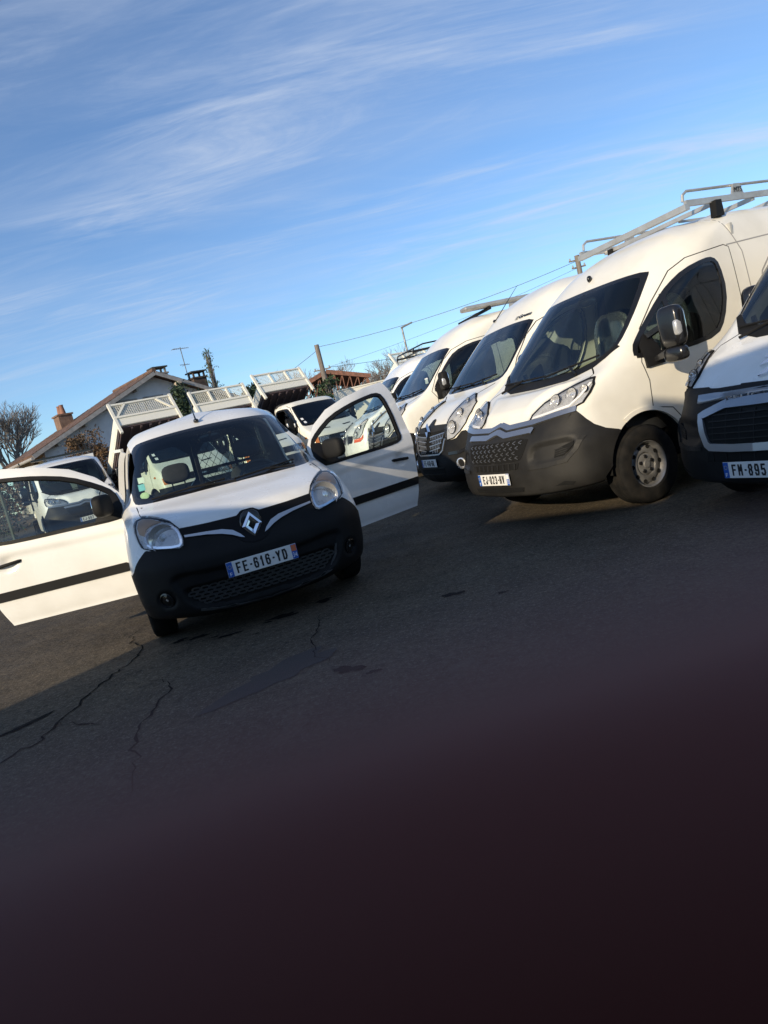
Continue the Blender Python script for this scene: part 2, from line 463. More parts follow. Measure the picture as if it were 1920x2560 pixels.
class Skin:
    """ray target for fittings laid on a vehicle's skin"""
    def __init__(s, S): s.b = BVHTree.FromPolygons([tuple(v) for v in S.V], [tuple(dict.fromkeys(f)) for f in S.F.tolist()])
    def at(s, plane, a, b, sign=1):
        ia, ib, ic = AX[plane]; o = [0, 0, 0]; o[ia] = a; o[ib] = b; o[ic] = 20*sign; d = [0, 0, 0]; d[ic] = -sign
        h, n, _, _ = s.b.ray_cast(Vector(o), Vector(d))
        if h is None: return None, None
        if n.dot(Vector(d)) > 0: n = -n
        return h, n
def skin_patch(K, outline, plane, name, m, parent, h=.004, depth=.012, sign=1, grid=.05, mb=None):
    pts = [Vector((float(a), float(b))) for a, b in outline]; n = len(pts)
    arr = np.array([p[:] for p in pts]); lo, hi = arr.min(0), arr.max(0)
    gx, gy = np.meshgrid(np.arange(lo[0]+grid/2, hi[0], grid), np.arange(lo[1]+grid/2, hi[1], grid)); g = np.stack([gx.ravel(), gy.ravel()], 1)
    if len(g):
        _, d = nearest_on(g, arr); g = g[pip(g, arr) & (d > grid*.35)]
    allp = pts + [Vector(p) for p in g]
    vo, _, fo, _, _, _ = delaunay_2d_cdt(allp, [], [list(range(n))], 1, 1e-5)
    V = []; ok = []
    for p in vo:
        a, nn = K.at(plane, p[0], p[1], sign)
        ok.append(a is not None)
        V.append((a+nn*h, a-nn*depth) if a is not None else (Vector((0, 0, 0)), Vector((0, 0, 0))))
    F = [tuple(f) for f in fo if all(ok[i] for i in f)]
    T = [v[0] for v in V]; B = [v[1] for v in V]; n0 = len(T)
    # orient outward
    ic = AX[plane][2]
    if F:
        f = F[0]; nrm = (T[f[1]]-T[f[0]]).cross(T[f[2]]-T[f[0]])
        if nrm[ic]*sign < 0: F = [tuple(reversed(f)) for f in F]
    cnt = {}
    for f in F:
        for i in range(len(f)):
            a, b = f[i], f[(i+1) % len(f)]
            if (b, a) in cnt: del cnt[(b, a)]
            else: cnt[(a, b)] = 1
    F = F + [(b, a, a+n0, b+n0) for a, b in cnt]
    if mb is not None: return mb.add(T+B, F)
    o = mesh_obj(name, T+B, F, m, parent)
    o.data.polygons.foreach_set('use_smooth', [True]*len(o.data.polygons)); o.data.set_sharp_from_angle(angle=R(45))
    return o
def ribbon(K, line, plane, name, m, parent, w=.006, h=.0015, depth=.004, sign=1, step=.03, closed=False, mb=None, taper=None):
    p = [np.array(q, float) for q in line]
    if closed: p.append(p[0])
    pts = []
    for a, b in zip(p[:-1], p[1:]):
        k = max(1, int(np.hypot(*(b-a))/step)); pts += [a+(b-a)*t/k for t in range(k)]
    pts.append(p[-1]); pts = np.array(pts)
    t = np.gradient(pts, axis=0); l = np.hypot(t[:, 0], t[:, 1]); l[l == 0] = 1; nr = np.stack([-t[:, 1], t[:, 0]], 1)/l[:, None]
    mb2 = mb or MB(); prev = None
    for i in range(len(pts)):
        ww = w if taper is None else w*(taper[0]+(taper[1]-taper[0])*i/(len(pts)-1))
        A, na = K.at(plane, *(pts[i]-nr[i]*ww/2), sign); B, nb = K.at(plane, *(pts[i]+nr[i]*ww/2), sign)
        if A is None or B is None: prev = None; continue
        cur = (A-na*depth, A+na*h, B+nb*h, B-nb*depth)
        if prev is not None: mb2.add(list(prev)+list(cur), [(0, 1, 5, 4), (1, 2, 6, 5), (2, 3, 7, 6)])
        prev = cur
    if mb is not None: return mb
    return mb2.build(name, m, parent, smooth=True)

def wheel(parent, c, side, r=.34, w=.21, rim=.20, style='steel', lite=False):
    """tyre mesh named wheel, with rim, cap, bolts below it"""
    n = 36 if lite else 56
    ax = (0, side, 0); h = w/2
    prof = [(rim-.01, -h*.7), (rim+.01, -h*.95), (rim+.05, -h), (r-.035, -h*.98), (r-.012, -h*.86), (r-.003, -h*.7), (r, -h*.3), (r, 0), (r, h*.3), (r-.003, h*.7), (r-.012, h*.86), (r-.035, h*.98), (rim+.05, h), (rim+.012, h*.96), (rim-.004, h*.72)]
    t = MB().lathe(prof, c, ax, n)
    if not lite:
        for k in range(4):          # tread grooves stand as dark gaps between raised ribs
            y = (-.58+.386*k)*h
            t.lathe([(r-.002, y-.018*1.1), (r+.0035, y-.016), (r+.0035, y+.016), (r-.002, y+.018*1.1)], c, ax, n)
    t = t.build('wheel', RUB, parent, smooth=True)
    rp = [(rim-.002, h*.72), (rim+.006, h*.80), (rim-.004, h*.83), (rim-.016, h*.72), (rim-.022, h*.35), (rim-.03, h*.28), (rim*.80, h*.42), (rim*.62, h*.55), (rim*.52, h*.50), (rim*.50, h*.38), (rim*.46, h*.36), (0.001, h*.36)]
    rm = MB().lathe(rp, c, ax, n).build('rim', STEEL if style == 'steel' else PLASTG, t, smooth=True)
    if lite: return t
    C = Vector(c); A = Vector(ax)
    for k in range(10):
        a = 2*math.pi*k/10; p = C + Vector((math.cos(a), 0, math.sin(a)))*(rim*.755) + A*(h*.50)
        MB().lathe([(.019, -.004), (.019, .003), (.016, .004), (.001, -.002)], p, ax, 12).build('vent_hole', GAP, t, smooth=True)
    hc = MB().lathe([(rim*.46, h*.34), (rim*.45, h*.44), (rim*.36, h*.50), (rim*.18, h*.52), (rim*.16, h*.62), (rim*.10, h*.64), (.001, h*.64)], c, ax, 32).build('hub_cap', STEEL, t, smooth=True)
    for k in range(5):
        a = 2*math.pi*k/5+.3; p = C + Vector((math.cos(a), 0, math.sin(a)))*(rim*.33) + A*(h*.50)
        MB().lathe([(.017, -.004), (.017, .010), (.010, .014), (.001, .014)], p, ax, 10).build('wheel_bolt', GLOSSB, t, smooth=True)
    return t

GLYPH = {'F': [[(1, 1), (0, 1), (0, 0)], [(0, .52), (.8, .52)]], 'E': [[(1, 1), (0, 1), (0, 0), (1, 0)], [(0, .52), (.85, .52)]],
 '6': [[(1, .82), (.8, 1), (.2, 1), (0, .8), (0, .2), (.2, 0), (.8, 0), (1, .2), (1, .4), (.8, .58), (.0, .56)]], '9': [[(0, .18), (.2, 0), (.8, 0), (1, .2), (1, .8), (.8, 1), (.2, 1), (0, .8), (0, .6), (.2, .42), (1, .44)]],
 '1': [[(.15, .75), (.6, 1), (.6, 0)]], '-': [[(.2, .48), (.7, .48)]], 'Y': [[(0, 1), (.5, .5), (1, 1)], [(.5, .5), (.5, 0)]], 'D': [[(0, 0), (0, 1), (.7, 1), (1, .75), (1, .25), (.7, 0), (0, 0)]],
 'J': [[(1, 1), (1, .2), (.8, 0), (.2, 0), (0, .2), (0, .3)]], '0': [[(.2, 0), (.8, 0), (1, .2), (1, .8), (.8, 1), (.2, 1), (0, .8), (0, .2), (.2, 0)]], 'O': [[(.2, 0), (.8, 0), (1, .2), (1, .8), (.8, 1), (.2, 1), (0, .8), (0, .2), (.2, 0)]],
 '2': [[(0, .8), (.2, 1), (.8, 1), (1, .8), (1, .6), (0, 0), (1, 0)]], '3': [[(0, .85), (.2, 1), (.8, 1), (1, .8), (.8, .53), (.4, .53)], [(.8, .53), (1, .3), (.8, 0), (.2, 0), (0, .15)]],
 'H': [[(0, 0), (0, 1)], [(1, 0), (1, 1)], [(0, .5), (1, .5)]], 'V': [[(0, 1), (.5, 0), (1, 1)]], '4': [[(.7, 0), (.7, 1), (0, .3), (1, .3)]], 'G': [[(1, .8), (.8, 1), (.2, 1), (0, .8), (0, .2), (.2, 0), (.8, 0), (1, .2), (1, .48), (.6, .48)]],
 'Q': [[(.2, 0), (.8, 0), (1, .2), (1, .8), (.8, 1), (.2, 1), (0, .8), (0, .2), (.2, 0)], [(.6, .3), (1.05, -.08)]], 'M': [[(0, 0), (0, 1), (.5, .45), (1, 1), (1, 0)]], '8': [[(.2, .53), (0, .75), (.2, 1), (.8, 1), (1, .75), (.8, .53), (.2, .53), (0, .25), (.2, 0), (.8, 0), (1, .25), (.8, .53)]],
 '5': [[(1, 1), (.05, 1), (0, .55), (.8, .58), (1, .4), (1, .2), (.8, 0), (.2, 0), (0, .15)]], 'X': [[(0, 0), (1, 1)], [(0, 1), (1, 0)]], 'K': [[(0, 0), (0, 1)], [(1, 1), (0, .45)], [(.3, .62), (1, 0)]], 'T': [[(0, 1), (1, 1)], [(.5, 1), (.5, 0)]], 'N': [[(0, 0), (0, 1), (1, 0), (1, 1)]], 'B': [[(0, 0), (0, 1), (.8, 1), (1, .8), (.8, .53), (0, .53)], [(.8, .53), (1, .3), (.8, 0), (0, 0)]], '7': [[(0, 1), (1, 1), (.35, 0)]]}
def plate_letters(parent, text, h, w, o, u, v):
    """stencil-like plate characters of even stroke"""
    n = u.cross(v); wid = [.5 if c == '-' else (.75 if c == '1' else 1.0) for c in text]; gap = .42
    unit = w/(sum(wid)+gap*(len(text)-1)); x = -w/2; t = .012; mb = MB(); k = 0
    for c, wc in zip(text, wid):
        for line in GLYPH.get(c, []):
            P = [o+u*(x+t/2+a*max(unit*wc-t, .01))+v*(-h/2+t/2+b*(h-t)) for a, b in line]
            for a, b in zip(P[:-1], P[1:]):
                d = (b-a).normalized(); mb.bar(a-d*t*.42+n*.00002*k, b+d*t*.42+n*.00002*k, t, .001, up=n); k += 1
        x += unit*(wc+gap)
    return mb.build('plate_text', INK, parent)

def number_plate(parent, o, u, v, text, right=None, orange=False, w=.52, h=.11, tw=.37, tc=0.0):
    """registration plate centred at o; u reading direction, v up"""
    o, u, v = Vector(o), Vector(u), Vector(v); n = u.cross(v); rot = Matrix((u, v, n)).transposed()
    p = MB().box(o, (w, h, .006), rot, .002).build('number_plate', PLATE, parent)
    MB().box(o - u*(w/2-.0215)+n*.0036, (.041, h-.004, .0016), rot).build('country_band', PLBLUE, p)
    text_mesh('country_letter', 'F', .026, .016, WPRINT, p, o-u*(w/2-.0215)-v*.033+n*.005, u, v)
    st = MB()
    for k in range(12):
        a = 2*math.pi*k/12; st.box(o-u*(w/2-.0215)+v*(.018+.0125*math.sin(a))+u*.0125*math.cos(a)+n*.0046, (.0034, .0034, .001), rot)
    st.build('star_ring', mat('star yellow', (.7, .55, .05), .5), p)
    if right:
        MB().box(o + u*(w/2-.0215)+n*.0036, (.041, h-.004, .0016), rot).build('region_band', PLBLUE, p)
        if orange: MB().box(o + u*(w/2-.0215)+v*.026+n*.0047, (.036, .046, .001), rot).build('region_crest', mat('crest orange', (.62, .16, .06), .5), p)
        else: MB().box(o + u*(w/2-.0215)+v*.026+n*.0047, (.036, .046, .001), rot).build('region_crest', WPRINT, p)
        text_mesh('region_number', right, .034, .032, WPRINT, p, o+u*(w/2-.0215)-v*.024+n*.005, u, v)
    plate_letters(p, text, .078, tw, o+u*tc+n*.0042, u, v)
    return p

def copy_tree(o, parent=None):
    c = o.copy(); COL.objects.link(c); c.parent = parent
    for ch in list(o.children): copy_tree(ch, c)
    return c

def mesh_grid(o, u, v, nu, nv, w, name, m, parent):
    mb = MB(); o, u, v = Vector(o), Vector(u), Vector(v)
    for i in range(1, nu): mb.bar(o+u*(i/nu), o+u*(i/nu)+v, w)
    for j in range(1, nv): mb.bar(o+v*(j/nv), o+v*(j/nv)+u, w)
    x = mb.build(name, m, parent); x['kind'] = 'stuff'; return x

def kangoo_shell(q=1.0):
    X = -4.22
    L = [
     #   zf   zc   zs   zr    xf    xc    xd    wc   ws   wr   xr
     LV(.175,.205,.22,.30, -.16,-.60,-1.45,.740,.800,.80,X+.10),
     LV(.24, .25, .26,.34, -.05,-.52,-1.45,.860,.870,.87,X+.02),
     LV(.42, .42, .42,.45, -.005,-.47,-1.45,.895,.905,.90,X),
     LV(.58, .60, .60,.62,  .00,-.47,-1.45,.905,.912,.905,X),
     LV(.70, .74, .76,.80, -.04,-.50,-1.45,.895,.915,.905,X+.02),
     LV(.82, .86, .90,.95, -.09,-.58,-1.45,.875,.910,.90,X+.03),
     LV(.90, .96,1.00,1.05,-.17,-.68,-1.45,.845,.900,.895,X+.04),
     LV(.985,1.02,1.07,1.10,-.48,-.84,-1.50,.795,.885,.885,X+.05),
     LV(1.065,1.06,1.125,1.15,-.80,-1.00,-1.55,.755,.860,.875,X+.06),
     LV(1.35,1.33,1.35,1.40,-1.22,-1.38,-1.85,.705,.805,.84,X+.08),
     LV(1.62,1.585,1.58,1.63,-1.61,-1.75,-2.15,.635,.735,.76,X+.12),
     LV(1.715,1.695,1.70,1.73,-1.84,-1.96,-2.3,.54,.63,.65,X+.17),
    ]
    roof = [(-2.10,0,1.785),(-2.10,0,1.785),(-2.12,0,1.787),(-2.16,0,1.79),(-2.45,0,1.815),(-3.2,0,1.83),(X+.6,0,1.815),(X+.32,0,1.795),(X+.25,0,1.785)]
    k = lambda n: max(2, int(round(n*q)))
    nu = [k(22), k(22), k(26), k(40), k(40), k(40), k(8), k(18)]
    nv = [k(5), k(11), k(11), k(8), k(8), k(7), k(18), k(20), k(22), k(24), k(12), k(22)]
    S = van_body(L, nu, nv, roof)
    return S

def ducato_shell(q=1.0, length=5.4, H=2.52):
    X = -length; dz = H-2.52
    L = [
     LV(.285, .30, .34,.36, -.07,-.54,-1.6,.87,.97,.95,X+.06),
     LV(.305, .325, .36,.38, -.015,-.47,-1.6,.955,1.0,.98,X+.02),
     LV(.45, .45, .46,.48,  .00,-.44,-1.6,.985,1.02,1.01,X),
     LV(.66, .66, .66,.68, -.03,-.45,-1.6,.985,1.025,1.02,X),
     LV(.80, .82, .85,.86, -.08,-.50,-1.6,.955,1.025,1.02,X),
     LV(.88, .96,1.02,1.02,-.15,-.50,-1.6,.925,1.02,1.02,X),
     LV(1.08,1.15,1.20,1.20,-.40,-.66,-1.6,.90,1.015,1.02,X+.01),
     LV(1.26,1.32,1.38,1.38,-.78,-.93,-1.7,.89,1.00,1.01,X+.01),
     LV(1.66,1.68,1.72,1.72,-1.15,-1.30,-1.9,.83,.965,.98,X+.02),
     LV(2.04,2.03,2.05,2.05,-1.51,-1.68,-2.2,.755,.92,.93,X+.03),
     LV(2.30+.6*dz,2.28+.6*dz,2.28+.8*dz,2.30+.8*dz,-1.88,-2.10,-2.5,.69,.86,.88,X+.05),
     LV(2.46+dz,2.44+dz,2.44+dz,2.45+dz,-2.35,-2.50,-2.9,.50,.72,.76,X+.10),
    ]
    roof = [(-2.75,0,2.52+dz)]*3+[(-2.80,0,2.52+dz),(-3.1,0,2.525+dz),(-3.9,0,2.525+dz),(X+.6,0,2.52+dz),(X+.25,0,2.50+dz),(X+.2,0,2.50+dz)]
    k = lambda n: max(2, int(round(n*q)))
    nu = [k(20), k(20), k(26), k(44), k(36), k(26), k(8), k(12)]
    nv = [k(4), k(9), k(10), k(8), k(7), k(11), k(14), k(22), k(22), k(16), k(14), k(20)]
    return van_body(L, nu, nv, roof)

# ------------------------------------------------------------------ ground: one sheet, rising gently beyond the first row
def gz(y): return 0.03*min(max(0.0, y-8.0), 40.0)
def asphalt():
    m = bpy.data.materials.new('worn asphalt'); m.use_nodes = True; n = m.node_tree.nodes; l = m.node_tree.links; b = n['Principled BSDF']
    t = n.new('ShaderNodeTexCoord')
    def nz(scale, det=6, rough=.6, dist=0):
        z = n.new('ShaderNodeTexNoise'); z.inputs['Scale'].default_value = scale; z.inputs['Detail'].default_value = det; z.inputs['Roughness'].default_value = rough; z.inputs['Distortion'].default_value = dist
        l.new(t.outputs['Object'], z.inputs['Vector']); return z.outputs[0]
    def rng(v, lo, hi, a, c):
        r = n.new('ShaderNodeMapRange'); r.inputs[1].default_value = lo; r.inputs[2].default_value = hi; r.inputs[3].default_value = a; r.inputs[4].default_value = c; l.new(v, r.inputs[0]); return r.outputs[0]
    def mx(f, a, c, mode='MIX'):
        x = n.new('ShaderNodeMix'); x.data_type = 'RGBA'; x.blend_type = mode
        if isinstance(f, float): x.inputs[0].default_value = f
        else: l.new(f, x.inputs[0])
        for v, i in ((a, 6), (c, 7)):
            if isinstance(v, tuple): x.inputs[i].default_value = (*v, 1)
            else: l.new(v, x.inputs[i])
        return x.outputs[2]
    base = mx(rng(nz(.55, 5, .6, .4), .35, .68, 0, 1), (.074, .058, .040), (.135, .107, .075))
    base = mx(rng(nz(3.2, 8, .7), .42, .72, 0, .85), base, (.048, .039, .029))
    base = mx(rng(nz(85, 3, .6), .54, .70, 0, .7), base, (.28, .235, .18))
    base = mx(rng(nz(190, 2, .5), .55, .75, 0, .7), base, (.016, .015, .014))
    base = mx(rng(nz(22, 6, .75), .46, .66, 0, .8), base, (.020, .019, .018))
    base = mx(rng(nz(38, 5, .7), .54, .68, 0, .8), base, (.23, .19, .14))
    base = mx(rng(nz(1.3, 4, .6, 1.2), .62, .72, 0, .45), base, (.16, .132, .10))
    l.new(base, b.inputs['Base Color'])
    l.new(rng(nz(2.5, 5), .3, .7, .72, .95), b.inputs['Roughness']); b.inputs['Specular IOR Level'].default_value = .12
    bp = n.new('ShaderNodeBump'); bp.inputs['Strength'].default_value = .9; bp.inputs['Distance'].default_value = .006; l.new(nz(75, 5, .7), bp.inputs['Height'])
    bp2 = n.new('ShaderNodeBump'); bp2.inputs['Strength'].default_value = .5; bp2.inputs['Distance'].default_value = .03; l.new(nz(6, 4), bp2.inputs['Height']); l.new(bp.outputs[0], bp2.inputs['Normal'])
    l.new(bp2.outputs[0], b.inputs['Normal'])
    return m
ASPH = asphalt()
xs = [-260, -60, -20, 0, 20, 60, 260]; ys = [-120, -20, 0, 4, 8, 12, 20, 30, 48, 90, 400]
V = [(x, y, gz(y)) for y in ys for x in xs]; nx = len(xs)
F = [(j*nx+i, j*nx+i+1, (j+1)*nx+i+1, (j+1)*nx+i) for j in range(len(ys)-1) for i in range(nx-1)]
tag(mesh_obj('ground', V, F, ASPH), kind='structure')
# cracks and stains lie on it
def crack(name, pts, w, z):
    mb = MB(); rnd = random.Random(len(pts)*7); P = [Vector((x, y, z)) for x, y in pts]; Q = []
    for a, b in zip(P[:-1], P[1:]):
        k = max(2, int((b-a).length/.05))
        for i in range(k): Q.append(a.lerp(b, i/k)+Vector((rnd.gauss(0, .013), rnd.gauss(0, .013), 0)))
    Q.append(P[-1]); V = []; F = []
    for i, q in enumerate(Q):
        d = (Q[min(i+1, len(Q)-1)]-Q[max(i-1, 0)]); n_ = Vector((-d.y, d.x, 0)).normalized()*w*rnd.uniform(.3, 1.1)/2*min(1, .25+2*min(i, len(Q)-1-i)/len(Q))
        V += [q+n_, q-n_]
    for i in range(len(Q)-1): F.append((2*i, 2*i+1, 2*i+3, 2*i+2))
    return tag(mb.add(V, F).build(name, mat('crack shadow', (.010, .010, .010), .95, spec=.05)), kind='structure')
WET = noise_mat('oil stain', (.008, .008, .008), (.018, .017, .016), 14, (.85, .95))
WET.node_tree.nodes['Principled BSDF'].inputs['Specular IOR Level'].default_value = .05
def stain(c, a, b, rot, z, seed, m=WET):
    rnd = random.Random(seed); ph = [rnd.uniform(0, 6.28) for _ in range(4)]; V = [(c[0], c[1], z)]; n = 36
    for k in range(n):
        t = 2*math.pi*k/n; r = 1+.22*math.sin(2*t+ph[0])+.16*math.sin(3*t+ph[1])+.13*math.sin(5*t+ph[2])+.10*math.sin(9*t+ph[3])
        x, y = a*r*math.cos(t), b*r*math.sin(t); V.append((c[0]+x*math.cos(rot)-y*math.sin(rot), c[1]+x*math.sin(rot)+y*math.cos(rot), z))
    F = [(0, k+1, (k+1) % n+1) for k in range(n)]
    return tag(mesh_obj('oil_stain', V, F, m), kind='structure')
#CRACKS

crack('asphalt_crack', [(-2.33, 6.04), (-2.35, 5.76), (-2.24, 5.48), (-2.08, 5.26), (-2.04, 4.92), (-2.09, 4.7), (-2.13, 4.41), (-2.14, 4.07), (-2.15, 3.88), (-2.13, 3.64), (-2.22, 3.57), (-2.3, 3.2), (-2.28, 2.8)], .022, .004)
crack('asphalt_crack', [(-1.86, 4.3), (-1.64, 4.23), (-1.54, 4.1), (-1.51, 3.95), (-1.51, 3.73), (-1.5, 3.39), (-1.47, 3.21), (-1.4, 3.08), (-1.3, 2.7)], .020, .0045)
crack('asphalt_crack', [(-2.14, 3.86), (-1.99, 3.78), (-1.8, 3.67)], .016, .005)
crack('asphalt_crack', [(-.63, 4.95), (-.62, 4.6), (-.66, 4.3), (-.6, 4.0), (-.45, 3.7)], .012, .0045)
for c, a, b, r, s in (((-2.4, 4.0), .15, .035, .75, 1), ((-1.76, 5.14), .06, .035, .5, 2), ((-1.6, 5.12), .06, .04, .2, 3), ((-1.33, 4.95), .075, .03, .2, 4), ((-.94, 5.12), .12, .05, .2, 5),
                      ((-.63, 5.3), .07, .05, 0, 6), ((-.39, 3.58), .085, .05, -.4, 7), ((.32, 4.56), .075, .04, .1, 9), ((.62, 4.31), .035, .02, .4, 10), ((-.25, 3.45), .04, .02, .3, 11), ((-1.05, 5.05), .03, .02, .1, 12), ((-1.45, 5.0), .025, .015, .1, 13), ((-1.1, 4.8), .02, .012, 0, 14)):
    stain(c, a, b, r, .004, s)
stain((-.80, 3.80), .34, .17, .66, .0035, 21, noise_mat('damp asphalt', (.022, .021, .020), (.034, .032, .030), 20, (.85, .95), .3, bscale=90))

# ------------------------------------------------------------------ house beyond the trucks
def house():
    g = Vector((math.cos(R(41)), math.sin(R(41)), 0)); w = Vector((-g.y, g.x, 0)); zb = gz(32); up = Vector((0, 0, 1))
    O = Vector((-14.5, 32, 0))
    root = thing('gabled_house', 'grey rendered house with a brown tiled roof and two shuttered gable windows', 'house', O+up*zb, math.atan2(g.y, g.x))
    z0 = 0; ze = 3.77-zb; zr = 6.42-zb; W = 12.1; Lh = 4.4; sl = (zr-ze)/(W/2)
    REND = noise_mat('grey render', (.62, .61, .63), (.56, .55, .57), 3, (.8, .95), .1, bscale=60); SUNREND = noise_mat('sunlit render', (.62, .52, .36), (.56, .46, .31), 2, (.8, .95), .1, bscale=60)  # second render: warm sunlight on the side wall put into its colour
    WOOD = noise_mat('weathered timber', (.20, .17, .14), (.12, .10, .085), 8, (.75, .9)); PALEW = noise_mat('grey verge board', (.36, .34, .33), (.25, .24, .23), 5, (.7, .9))
    # local axes: x along the gable, y away along the ridge
    V = [(0, 0, z0), (W, 0, z0), (W, 0, ze), (W/2, 0, zr), (0, 0, ze)]
    MB().add(V+[(x, .3, z) for x, y, z in V], [(0, 1, 2, 3, 4), (9, 8, 7, 6, 5), (0, 5, 6, 1), (1, 6, 7, 2), (2, 7, 8, 3), (3, 8, 9, 4), (4, 9, 5, 0)]).build('gable_wall', REND, root)
    MB().box((.15, Lh/2+.15, ze/2-.01), (.30, Lh-.3, ze-.02)).build('side_wall', SUNREND, root)
    MB().box((W-.15, Lh/2+.15, ze/2-.01), (.30, Lh-.3, ze-.02)).build('side_wall', REND, root)
    MB().add([(x, Lh+.2, z) for x, y, z in V]+[(x, Lh, z) for x, y, z in V], [(0, 4, 3, 2, 1), (5, 6, 7, 8, 9), (0, 1, 6, 5), (1, 2, 7, 6), (2, 3, 8, 7), (3, 4, 9, 8), (4, 0, 5, 9)]).build('gable_wall', REND, root)
    TILE = noise_mat('brown roof tile', (.17, .095, .065), (.095, .062, .048), 2.5, (.75, .92), .2, bscale=30)
    ov, oe = .55, .65
    for sg in (-1, 1):
        # each slope: a deck with courses of tiles standing proud
        e = Vector((W/2+sg*(W/2+oe), 0, ze-sl*oe)); r = Vector((W/2, 0, zr)); d = e-r; n_ = Vector((sl*sg, 0, 1)).normalized(); ll = d.length
        mb = MB(); c = (e+r)/2+n_*.10+Vector((0, Lh/2, 0)); x = d.normalized()
        mb.box(c, (ll, Lh+2*ov, .10), Matrix((x, n_.cross(x), n_)).transposed()); ro = mb.build('roof', TILE, root)
        tb = MB(); nr = 24; nc = 22
        for i in range(nr):
            for j in range(nc):
                t = (i+.5)/nr; yy = -ov+(j+.5)*(Lh+2*ov)/nc
                tb.box(r+d*t+n_*(.165+.008*random.random())+Vector((0, yy, 0)), (ll/nr*1.02, (Lh+2*ov)/nc*.92, .02), Matrix.Rotation(0, 3, 'Z') @ Matrix((x, n_.cross(x), n_)).transposed() @ Matrix.Rotation(.035, 3, 'Y'))
        tb.build('roof_tiles', TILE, ro)['kind'] = 'stuff'
        for yy in (-ov-.02, Lh+ov+.02):
            MB().bar(r+Vector((0, yy, 0))+n_*.05, e+Vector((0, yy, 0))+n_*.05, .05, .19, up=n_).build('verge_board', PALEW, ro)
        MB().tube([e+Vector((sg*.05, -ov, -.02)), e+Vector((sg*.05, Lh+ov, -.02))], .075, 10).build('gutter', PALEW, ro, smooth=True)
    MB().tube([(W/2, -ov, zr+.20), (W/2, Lh+ov, zr+.20)], .11, 8).build('ridge_tile', TILE, root, smooth=True)
    for t in (.18, .42, .66, .9):
        for sg in (-1, 1):
            x = W/2+sg*t*W/2; MB().tube([(x, .1, ze+(1-t)*(zr-ze)-.16), (x, -.45 if sg < 0 else -.75, ze+(1-t)*(zr-ze)-.16)], .07 if sg < 0 else .12, 10).build('purlin_end', mat('sawn timber', (.42, .36, .29), .8), root, smooth=True)
    SH = mat('pale shutter', (.42, .42, .44), .6)
    for s0 in (3.99, 5.40):
        a, b, lo, hi = s0, s0+.92, 3.55-zb+.35, 5.37-zb
        fr = MB().box(((a+b)/2, -.01, (lo+hi)/2), (b-a, .06, hi-lo)).build('window', mat('deep glass', (.03, .035, .04), .1), root)
        for zc, hh in ((hi+.03, .07), (lo-.03, .07)): MB().box(((a+b)/2, -.04, zc), (b-a+.14, .12, hh)).build('frame', PALEW, fr)
        for xx in (a-.03, b+.03): MB().box((xx, -.04, (lo+hi)/2), (.06, .12, hi-lo)).build('frame', PALEW, fr)
        for k in range(11): MB().box(((a+b)/2, -.06, hi-.05-k*.085), (b-a-.02, .03, .078)).build('shutter_slat', SH, fr)
        MB().box(((a+b)/2, -.10, lo+.32), (b-a+.1, .04, .10)).build('window_rail', mat('white rail', (.7, .7, .7), .5), fr)
    fr = MB().box((-.01, 1.6, ze-.55), (.06, .55, .45)).build('window', mat('deep glass', (.03, .035, .04), .1), root); MB().box((-.03, 1.6, ze-.81), (.10, .7, .05)).build('sill', PALEW, fr)
    MB().tube([(-.12, .0, ze-.3), (-.10, .05, ze-.6), (-.08, .06, 0)], .05, 8).build('downpipe', PALEW, root, smooth=True)
    # chimneys
    def chim(x, y, zt, sx, sy, m, pots=0, cap=False):
        zr_ = ze+(x*sl if x < W/2 else (W-x)*sl)
        c = MB().box((x, y, (zr_-.3+zt)/2), (sx, sy, zt-zr_+.3)).build('chimney', m, root)
        MB().box((x, y, zt+.04), (sx+.12, sy+.12, .08)).build('chimney_cap', m, c)
        for k in range(pots): MB().lathe([(.15, 0), (.13, .2), (.10, .42), (.12, .48), (.08, .48)], (x, y+(-.2+.4*k), zt+.08), (0, 0, 1), 14).build('chimney_pot', mat('clay pot', (.26, .125, .085), .8), c, smooth=True)
        if cap:
            for qx in (-1, 1):
                for qy in (-1, 1): MB().bar((x+qx*sx*.4, y+qy*sy*.4, zt+.06), (x+qx*sx*.4, y+qy*sy*.4, zt+.34), .09).build('cap_post', m, c)
            MB().box((x, y, zt+.38), (sx+.14, sy+.14, .07)).build('cap_slab', mat('dark slab', (.05, .05, .05), .8), c)
        return c
    BR = noise_mat('chimney brick', (.22, .14, .10), (.14, .09, .07), 6, (.8, .95)); BD = noise_mat('shaded brick', (.11, .075, .06), (.05, .04, .035), 5, (.85, .95))  # second brick is darker: the third chimney's shade put into its colour
    chim(2.6, 4.0, 5.62-zb, .7, .85, BR, pots=2); chim(7.24, 1.5, 6.65-zb, .75, .6, noise_mat('rendered chimney', (.36, .32, .27), (.25, .22, .19), 5, (.8, .95)), cap=True)
    c3 = chim(9.42, 1.5, 6.15-zb, .8, .65, BD, cap=True)
    an = MB().tube([(8.9, 1.5, 5.6-zb), (8.9, 1.5, 8.0-zb)], .025, 6)
    for k in range(7): an.bar((8.9-.45+k*.13, 1.5-.2+.02*k, 7.92-zb), (8.9-.45+k*.13, 1.5+.2-.02*k, 7.92-zb), .02)
    an.bar((8.4, 1.5, 7.92-zb), (9.4, 1.5, 7.92-zb), .025); an.bar((8.5, 1.3, 7.0-zb), (9.3, 1.7, 7.05-zb), .03); an.bar((8.9, 1.2, 7.0-zb), (8.9, 1.8, 7.0-zb), .02)
    tag(an.build('roof_aerial', STEEL, root), None)
    return root
house()

